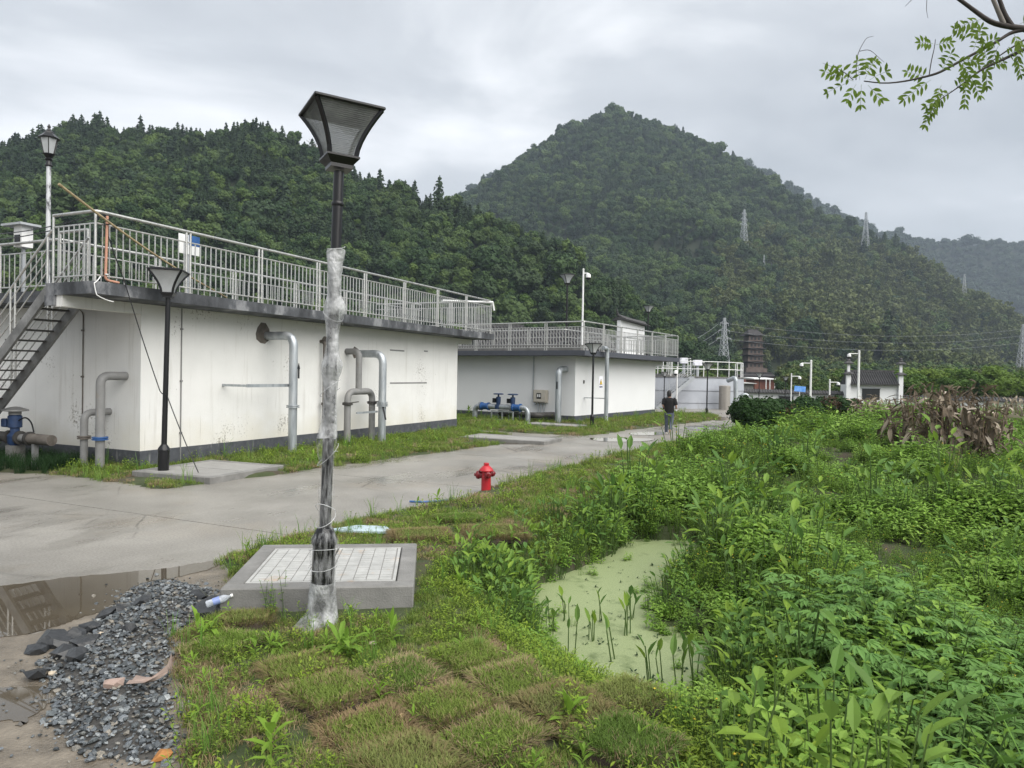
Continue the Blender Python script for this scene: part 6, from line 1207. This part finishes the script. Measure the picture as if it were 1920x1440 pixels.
# rag on the gravel, white bag by the shrubs, leaves on the turf, hose in the grass
M_rag = mat('dirty_pink_rag', [(.3, (.22, .16, .13)), (.7, (.36, .28, .24))], scale=8, rough=.95, bump=.5)
L_ = [P(a, b, .14) for a, b in ((246, 1278), (280, 1280), (300, 1268), (316, 1258), (322, 1236))]; rb = MB(); vs = []
for i, p_ in enumerate(L_):
    for j in range(5): vs.append((p_.x - L_[2].x + U(-.008, .008), p_.y - L_[2].y + (j - 2) * (.02 if i > 2 else .03), .02 + .018 * math.sin(j * 2.2 + i) + (.02 if j == 2 else 0)))
rb.add(vs, [(i * 5 + j, i * 5 + j + 1, i * 5 + 6 + j, i * 5 + 5 + j) for i in range(4) for j in range(4)]); tag(rb.build('rag', M_rag, smooth=80, loc=(L_[2].x, L_[2].y, .13)), 'dirty pink strip of cloth lying on the gravel', 'rag')
q = P(1507, 803, .05); bm = bmesh.new(); bmesh.ops.create_icosphere(bm, subdivisions=3, radius=.32)
for v in bm.verts: v.co *= 1 + .45 * noise.noise(v.co * 5); v.co.z *= .62
me = bpy.data.meshes.new('bag'); bm.to_mesh(me); bm.free(); me.materials.append(mat('white_bag', (.6, .6, .62), rough=.4)); me.polygons.foreach_set('use_smooth', [True] * len(me.polygons)); tag(obj('plastic_bag', me, None, q + Vector((0, 0, .2))), 'crumpled white plastic bag at the foot of the dark shrubs', 'bag')
M_dl = mat('fallen_leaf', [(.3, (.3, .2, .1)), (.7, (.42, .3, .17))], scale=20, rough=.8)
for px, py, lab in ((732, 1360, 'tan fallen leaf on the large curling sod'), (757, 1342, 'small brown leaf behind the tan leaf on the turf'), (656, 1362, 'orange-brown leaf left of the tan leaf')):
    q = P(px, py, .1); b = MB(); leaf(b, (-.03, 0, 0), (1, .2, .1), .07, .05, .2, .4); tag(b.build('fallen_leaf', M_dl, loc=q, rz=U(0, 6)), lab, 'leaf')
q = [P(a, b, .02) for a, b in ((768, 940), (790, 941), (812, 940), (840, 938))]; tag(MB().tube([p_ - q[0] for p_ in q], .018, 6).build('blue_hose', M_blue, loc=q[0]), 'short blue hose end at the road edge left of the hydrant', 'hose')
# ---------------------------------------------------------------- dark shrubs along the bank
SM = leafmat('shrub_leaf', [(.02, .05, .014), (.032, .07, .018), (.026, .058, .016)], tr=.15); SB = leafmat('shrub_dead', [(.07, .045, .028), (.1, .065, .04)], tr=.1)
random.seed(44)
def shrub(label, px0, px1, ytop, Y, dead=()):
    a, b = D(px0, ytop, Y), D(px1, ytop, Y); cx, w, h = (a.x + b.x) / 2, b.x - a.x, a.z + .15; t = thing('shrub', label, 'shrub', (cx, Y, -.15), 0, 'dark clipped shrubs on the bank'); c_, dd = MB(), MB(); lumps = []
    for k in range(11): lumps.append((Vector((U(-.36, .36) * w, U(-.3, .3) * w, U(.3, .72) * h)), U(.17, .27) * w))
    for i, (c, r) in enumerate(lumps):
        r = min(r, h - c.z, c.z + .1); core(c_, c, r * .85, r * .85)
        tgt = dd if i in dead else c_
        for k in range(260): d = sph(); d.z = d.z * .8 + .25; d.normalize(); card(tgt, c + d * r * U(.85, 1.12), d + sph() * .8, U(.05, .12), 1.6)
    c_.build('crown', SM, t); 
    if dd.v: dd.build('dead_twigs', SB, t)
    for k in range(4): MB().tube([(U(-.1, .1), U(-.1, .1), 0), (U(-.3, .3) * w, U(-.2, .2) * w, h * .6)], [.04, .015], 5).build('stem', mat('shrub_bark', (.05, .035, .025), rough=.9) if 'shrub_bark' not in MATS else MATS['shrub_bark'], t)
shrub('large dark green shrub at the bend of the road, nearest of its row', 1370, 1482, 741, 28.5, (3,))
shrub('dark shrub with brown dead top behind the nearest one', 1444, 1514, 745, 31, (2, 5))
shrub('dark green shrub behind the white bag', 1474, 1554, 741, 33, (6,))
shrub('dark shrub with reddish dead twigs, left of the gatehouse pole', 1520, 1586, 739, 37.5, (1, 4))
shrub('farthest dark shrub, at the foot of the white camera pole', 1560, 1614, 738, 41.5, (7,))
# ---------------------------------------------------------------- withered canna clumps
CM = leafmat('withered_leaf', [(.29, .24, .18), (.42, .36, .28), (.55, .48, .4), (.32, .26, .19), (.14, .11, .08)], tr=.15, rough=.75); CS = mat('withered_stem', [(.3, (.12, .085, .05)), (.7, (.22, .16, .1))], scale=6, rough=.85, stretch=(4, 4, .5))
random.seed(12); CL = []
for k in range(10):
    b = MB(); l = U(.4, .68); w = l * U(.22, .34); n = 6; vs = []; cv = U(.3, 1.3); tw = U(-.5, .5)
    for i in range(n + 1):
        f = i / n; x = l * math.sin(cv * f) / cv if cv > .05 else l * f; z = -l * (1 - math.cos(cv * f)) / cv; ww = w * math.sin(math.pi * min(1, .08 + f * .92)) ** .7 * (1 - .25 * f); a = tw * f
        for s in (-1, 0, 1): vs.append((x, s * ww / 2 * math.cos(a), z + s * ww / 2 * math.sin(a) + (.3 * ww if s else 0) + U(-.012, .012)))
    b.add(vs, [(i * 3 + j, i * 3 + j + 1, i * 3 + 4 + j, i * 3 + 3 + j) for i in range(n) for j in (0, 1)]); CL.append(b.build('leaf', CM, mesh_only=True, smooth=80))
def canna(label, px0, px1, ytop, ybase, Y, n, green=0):
    a, b = D(px0, ybase, Y), D(px1, ytop, Y); cx, w, h = (a.x + b.x) / 2, b.x - a.x, b.z - a.z; t = thing('withered_canna', label, 'plant clump', (cx, Y, a.z), 0, 'withered canna clumps')
    for k in range(n // 4):
        p0 = Vector((U(-.36, .36) * w, U(-.28, .28) * w * .8, 0)); ln = h * U(.55, .95) * (1 - .3 * abs(p0.x) / w * 2); p1 = p0 + Vector((p0.x * .3 + U(-.2, .2), U(-.2, .2), ln)); MB().tube([p0, p0.lerp(p1, .5) + Vector((U(-.05, .05), 0, 0)), p1], [.022, .017, .01], 6).build('stem', CS, t, 60)
        for j in range(5):
            f = U(.25, 1.0); q = p0.lerp(p1, f); o = obj('leaf', CL[random.randrange(10)], t, q); el = U(-1.1, .8) if f > .6 else U(-1.4, -.2); o.rotation_euler = (U(-.5, .5), -el, U(0, 6.28)); s = U(.6, 1.1) * min(1.15, h / 2.0); o.scale = (s,) * 3
    bb_ = MB()
    for k in range(int(n * 2.6)):
        x_, y_ = U(-.42, .42), U(-.4, .4); q = Vector((x_ * w, y_ * w * .8, U(.05, .95) * h * (1 - 2.2 * x_ * x_))); leaf(bb_, q, hdir(U(0, 6.28), U(-1.3, .6)), U(.28, .5), U(.06, .12), U(.2, .7), .5)
    bb_.build('dead_foliage', CM, t)['kind'] = 'stuff'
canna('largest withered canna clump of curled brown leaves in the marsh', 1655, 1895, 706, 870, 21.5, 260)
canna('smaller withered canna clump in front of the gatehouse', 1595, 1680, 738, 790, 36, 110)
canna('withered canna clump at the right edge behind the largest one', 1868, 1990, 738, 785, 34, 100)
# ---------------------------------------------------------------- trees behind the wall on the right
TB = mat('tree_bark', [(.3, (.06, .048, .038)), (.7, (.12, .1, .08))], scale=6, rough=.9, bump=.5, stretch=(3, 3, .6)); TLM = [leafmat('tree_leaf_a', [(.14, .22, .04), (.17, .25, .05)], tr=.35), leafmat('tree_leaf_b', [(.08, .145, .03), (.1, .17, .035)], tr=.3)]
def tree_parts(seed, m):
    random.seed(seed); tk, cr_ = MB(), MB(); tk.tube([(0, 0, -.05), (.01, 0, .2), (U(-.03, .03), U(-.03, .03), .45)], [.035, .027, .018], 8)
    for k in range(7):
        a = k * .9 + U(-.3, .3); e = hdir(a, U(.3, 1.1)) * U(.28, .45) + Vector((0, 0, .4)); tk.tube([(0, 0, U(.22, .42)), (e.x * .5, e.y * .5, (.35 + e.z) / 2), e], [.014, .01, .004], 5)
        for j in range(3):
            c = e + sph() * .11; r = U(.09, .17); core(cr_, c, r * .6, r * .5)
            for q in range(75): d = sph(); d.z = d.z * .7 + .3; d.normalize(); card(cr_, c + d * r * U(.55, 1.15), d + sph(), U(.025, .06), 1.4)
    return tk.build('trunk', TB, mesh_only=True, smooth=60), cr_.build('crown', m, mesh_only=True)
TV = [tree_parts(70 + k, TLM[k % 2]) for k in range(4)]
for k, (px, yt, Y, hgt_, v, lab) in enumerate(((1722, 672, 84, 6.2, 0, 'bright green tree right behind the gatehouse pillar'), (1762, 684, 80, 5.2, 2, 'bright green tree right of the one behind the gatehouse'), (1700, 694, 72, 4.2, 1, 'small tree directly beside the gatehouse roof'), (1810, 688, 78, 5.0, 1, 'darker tree midway between gatehouse and right edge'), (1850, 678, 86, 6.0, 2, 'broad bright tree nearer the right edge'), (1900, 692, 74, 4.8, 0, 'bright tree at the right edge above the wall'), (1935, 684, 88, 6.0, 3, 'darker tree cut by the right edge'), (1565, 700, 95, 5.2, 3, 'dark tree behind the wall left of the gatehouse'), (1600, 690, 105, 6.5, 1, 'tree directly behind the left gatehouse pillar'), (1780, 700, 68, 3.6, 3, 'low dark tree just behind the right-hand wall'))):
    q = D(px, yt, Y); s = hgt_ / .98; t = thing('broadleaf_tree', lab, 'tree', (q.x, Y, q.z - hgt_), k * 1.3, 'trees behind the boundary wall'); t.scale = (s * 1.25, s * 1.25, s); obj('trunk', TV[v][0], t); obj('crown', TV[v][1], t)
# scrub between wall and mountain
random.seed(61); SC = []
for k in range(1500):
    Y = U(72, 225); px = U(1195, 2000); x = (px - 960) / F * Y
    if 1368 < px < 1462: continue
    if px > 1690 and Y < 100: continue
    if 1330 < px < 1480 and Y > 66 and rnd() < .75: continue
    tall = 1.6 + (Y - 70) * .028; SC.append((x, Y, -.1, 0, 0, U(0, 6.28), tall * U(.6, 1.3), random.choice((9, 10, 11, 12, 16, 17, 0, 1, 2, 9, 10))))
scatter('scrub', TREES, SC, 'tangled yellow-green scrub and bamboo between the far wall and the mountain', 'scrub')
# skyline trees that stand out
q = on_hill(263, 268, hill_left, 150, 300); t = thing('tall_conifer', 'tall pointed conifer breaking the skyline of the left hill', 'tree', q); s = (D(263, 216, q.y).z - q.z) / 1.5; t.scale = (s * .9, s * .9, s); obj('crown', TREES[6], t)
q = on_hill(592, 302, hill_left, 150, 300); hb = D(592, 254, q.y).z - q.z; t = thing('bare_tree', 'leafless twiggy tree on the left hill skyline beside the lamp head', 'tree', q); random.seed(9)
M_twig = mat('bare_twig', (.16, .14, .13), rough=.9); MB().tube([(0, 0, -1), (0, 0, hb * .5)], [.16, .1], 6).build('trunk', M_twig, t)
for k in range(26): a = U(0, 6.28); e = hdir(a, U(.5, 1.3)) * hb * U(.35, .55); z0 = hb * U(.2, .5); MB().tube([(0, 0, z0), (e.x * .5, e.y * .5, z0 + e.z * .6), (e.x, e.y, z0 + e.z)], [.09, .06, .03], 4).build('branch', M_twig, t)
# ---------------------------------------------------------------- tree whose branch hangs in at the top right
random.seed(77); YB = 6.4
tb = thing('overhanging_tree', 'tree at the right whose leafy bare-ended branch hangs in at the top corner', 'tree', (6.9, 7.0, -.3))
O_ = Vector((6.9, 7.0, -.3)); LV = leafmat('pinnate_leaf', [(.15, .24, .035), (.19, .28, .045), (.11, .18, .03)], tr=.55); M_br = mat('branch_bark', [(.3, (.022, .018, .016)), (.7, (.06, .05, .045))], scale=10, rough=.85); M_br2 = mat('pale_branch_bark', (.2, .18, .16), rough=.85)
def bpath(L2, dy=0): return [D(a, b, YB + dy) - O_ for a, b in L2]
jn = D(1990, 62, YB) - O_
MB().tube([(0, 0, -.1), (-.05, -.05, 2.5), jn + Vector((1.2, .5, -1.2)), jn + Vector((.3, .1, -.12)), jn], [.16, .13, .08, .036, .03], 10).build('trunk', M_br, tb, 60)
def br(L2, r0, r1, m=M_br, dy=0):
    p_ = bend(bpath(L2, dy), .2, 3); n = len(p_); MB().tube(p_, [r0 + (r1 - r0) * i / (n - 1) for i in range(n)], 6).build('branch', m, tb, 60); return p_
br([(1990, 62), (1925, 55), (1895, 50), (1860, 44), (1830, 22), (1795, -4)], .03, .016)
main = br([(1925, 55), (1896, 60), (1870, 78), (1820, 104), (1760, 137), (1735, 144), (1700, 152), (1660, 157), (1620, 152)], .018, .005)
br([(1898, 50), (1885, 30), (1872, -6)], .024, .018); br([(1882, 45), (1872, 22), (1860, -6)], .022, .018, M_br2)
low = br([(1990, 66), (1925, 90), (1880, 112), (1840, 130), (1815, 150), (1788, 170), (1760, 188)], .018, .004); br([(1925, 72), (1880, 100), (1850, 122)], .008, .004)
br([(1742, 142), (1746, 115), (1752, 90), (1754, 74)], .005, .003); br([(1605, 150), (1606, 110), (1612, 92), (1625, 70), (1638, 68)], .004, .0015); br([(1612, 96), (1630, 92), (1648, 108), (1658, 117)], .003, .0012); br([(1600, 150), (1580, 133), (1542, 118)], .004, .0012); br([(1738, -4), (1737, 20), (1740, 34)], .003, .0015); br([(1712, -3), (1697, 12)], .003, .0015)
def pinnate(px, py, ang, ln, n=5, dy=0, big=1.0):
    """compound leaf: a rachis with paired leaflets; ang is its direction in the upright plane across the view"""
    b = D(px, py, YB + dy) - O_; d = (rt0 * math.cos(ang) + Vector((0, 0, 1)) * math.sin(ang) + Vector((0, U(-.5, .5), 0))).normalized(); q = MB(); s = Vector((0, 1, 0)).cross(d).normalized()
    for k in range(n):
        f = (k + 1) / n; c = b + d * ln * f - Vector((0, 0, .12 * ln * f * f))
        for e in (-1, 1): l = U(.06, .085) * big; dirn = (d * .45 + s * e * .9 + Vector((0, U(-.5, .3), -.35))).normalized(); leaf(q, c, dirn, l, l * .42, .25, .2, side=dirn.cross(Vector((U(-.3, .3), -1, U(-.2, .5)))))
    leaf(q, b + d * ln - Vector((0, 0, .12 * ln)), d, .055 * big, .024, .2, .2, side=s); q.tube([b, b + d * ln * .5 - Vector((0, 0, .03 * ln)), b + d * ln - Vector((0, 0, .12 * ln))], .0015, 3, cap=False); q.build('leaf', LV, tb, 60)
for px, py, ang, ln, n in ((1600, 152, 2.9, .26, 4), (1590, 155, 3.5, .22, 3), (1605, 158, 4.1, .2, 3), (1612, 150, 1.9, .2, 4), (1622, 148, 1.2, .22, 4), (1630, 150, .6, .2, 3), (1600, 146, 2.3, .2, 3), (1615, 158, 4.9, .17, 3), (1628, 160, 5.5, .16, 3), (1585, 148, 2.6, .22, 4), (1618, 140, .9, .24, 4),
                            (1738, 145, 2.6, .2, 5), (1745, 150, 3.7, .26, 6), (1765, 160, 4.2, .2, 5), (1750, 82, 3.0, .14, 5), (1755, 84, .2, .12, 4), (1764, 135, 1.2, .2, 5), (1790, 118, .2, .2, 5), (1800, 112, 5.4, .22, 5), (1815, 108, 5.9, .22, 5), (1805, 120, 4.6, .2, 5), (1825, 95, 1.5, .22, 6), (1832, 88, .5, .18, 5), (1815, 70, 2.7, .2, 5), (1785, 170, 3.6, .24, 6), (1770, 182, 3.9, .26, 6), (1760, 188, 4.3, .22, 6), (1790, 168, .9, .14, 4), (1812, 152, 4.7, .2, 5), (1822, 148, 5.3, .16, 4), (1850, 125, 5.0, .16, 4), (1862, 120, .4, .16, 4), (1885, 108, .7, .18, 5), (1905, 98, 5.2, .2, 5), (1840, 36, 3.3, .18, 5), (1836, 38, 4.2, .14, 4), (1900, 62, 5.0, .12, 3), (1912, 45, .5, .14, 4), (1915, 80, 4.6, .16, 4), (1850, 110, 2.2, .14, 4), (1872, 86, 4.4, .12, 3)):
    pinnate(px, py, ang, ln * .9, n, U(-.12, .12), U(.85, 1.1))
# ---------------------------------------------------------------- the air: one even box of pale haze
hm = bpy.data.materials.new('haze_air'); hm.use_nodes = True; ht = hm.node_tree; ht.nodes.clear(); ho = N(ht, 'ShaderNodeOutputMaterial'); hv = N(ht, 'ShaderNodeVolumePrincipled')
hv.inputs['Color'].default_value = (.68, .80, .95, 1); hv.inputs['Density'].default_value = .00028; hv.inputs['Anisotropy'].default_value = .2; ht.links.new(hv.outputs[0], ho.inputs['Volume'])
tag(MB().box(-2600, 2600, -70, 3100, -6.5, 330).build('haze', hm), kind='stuff')
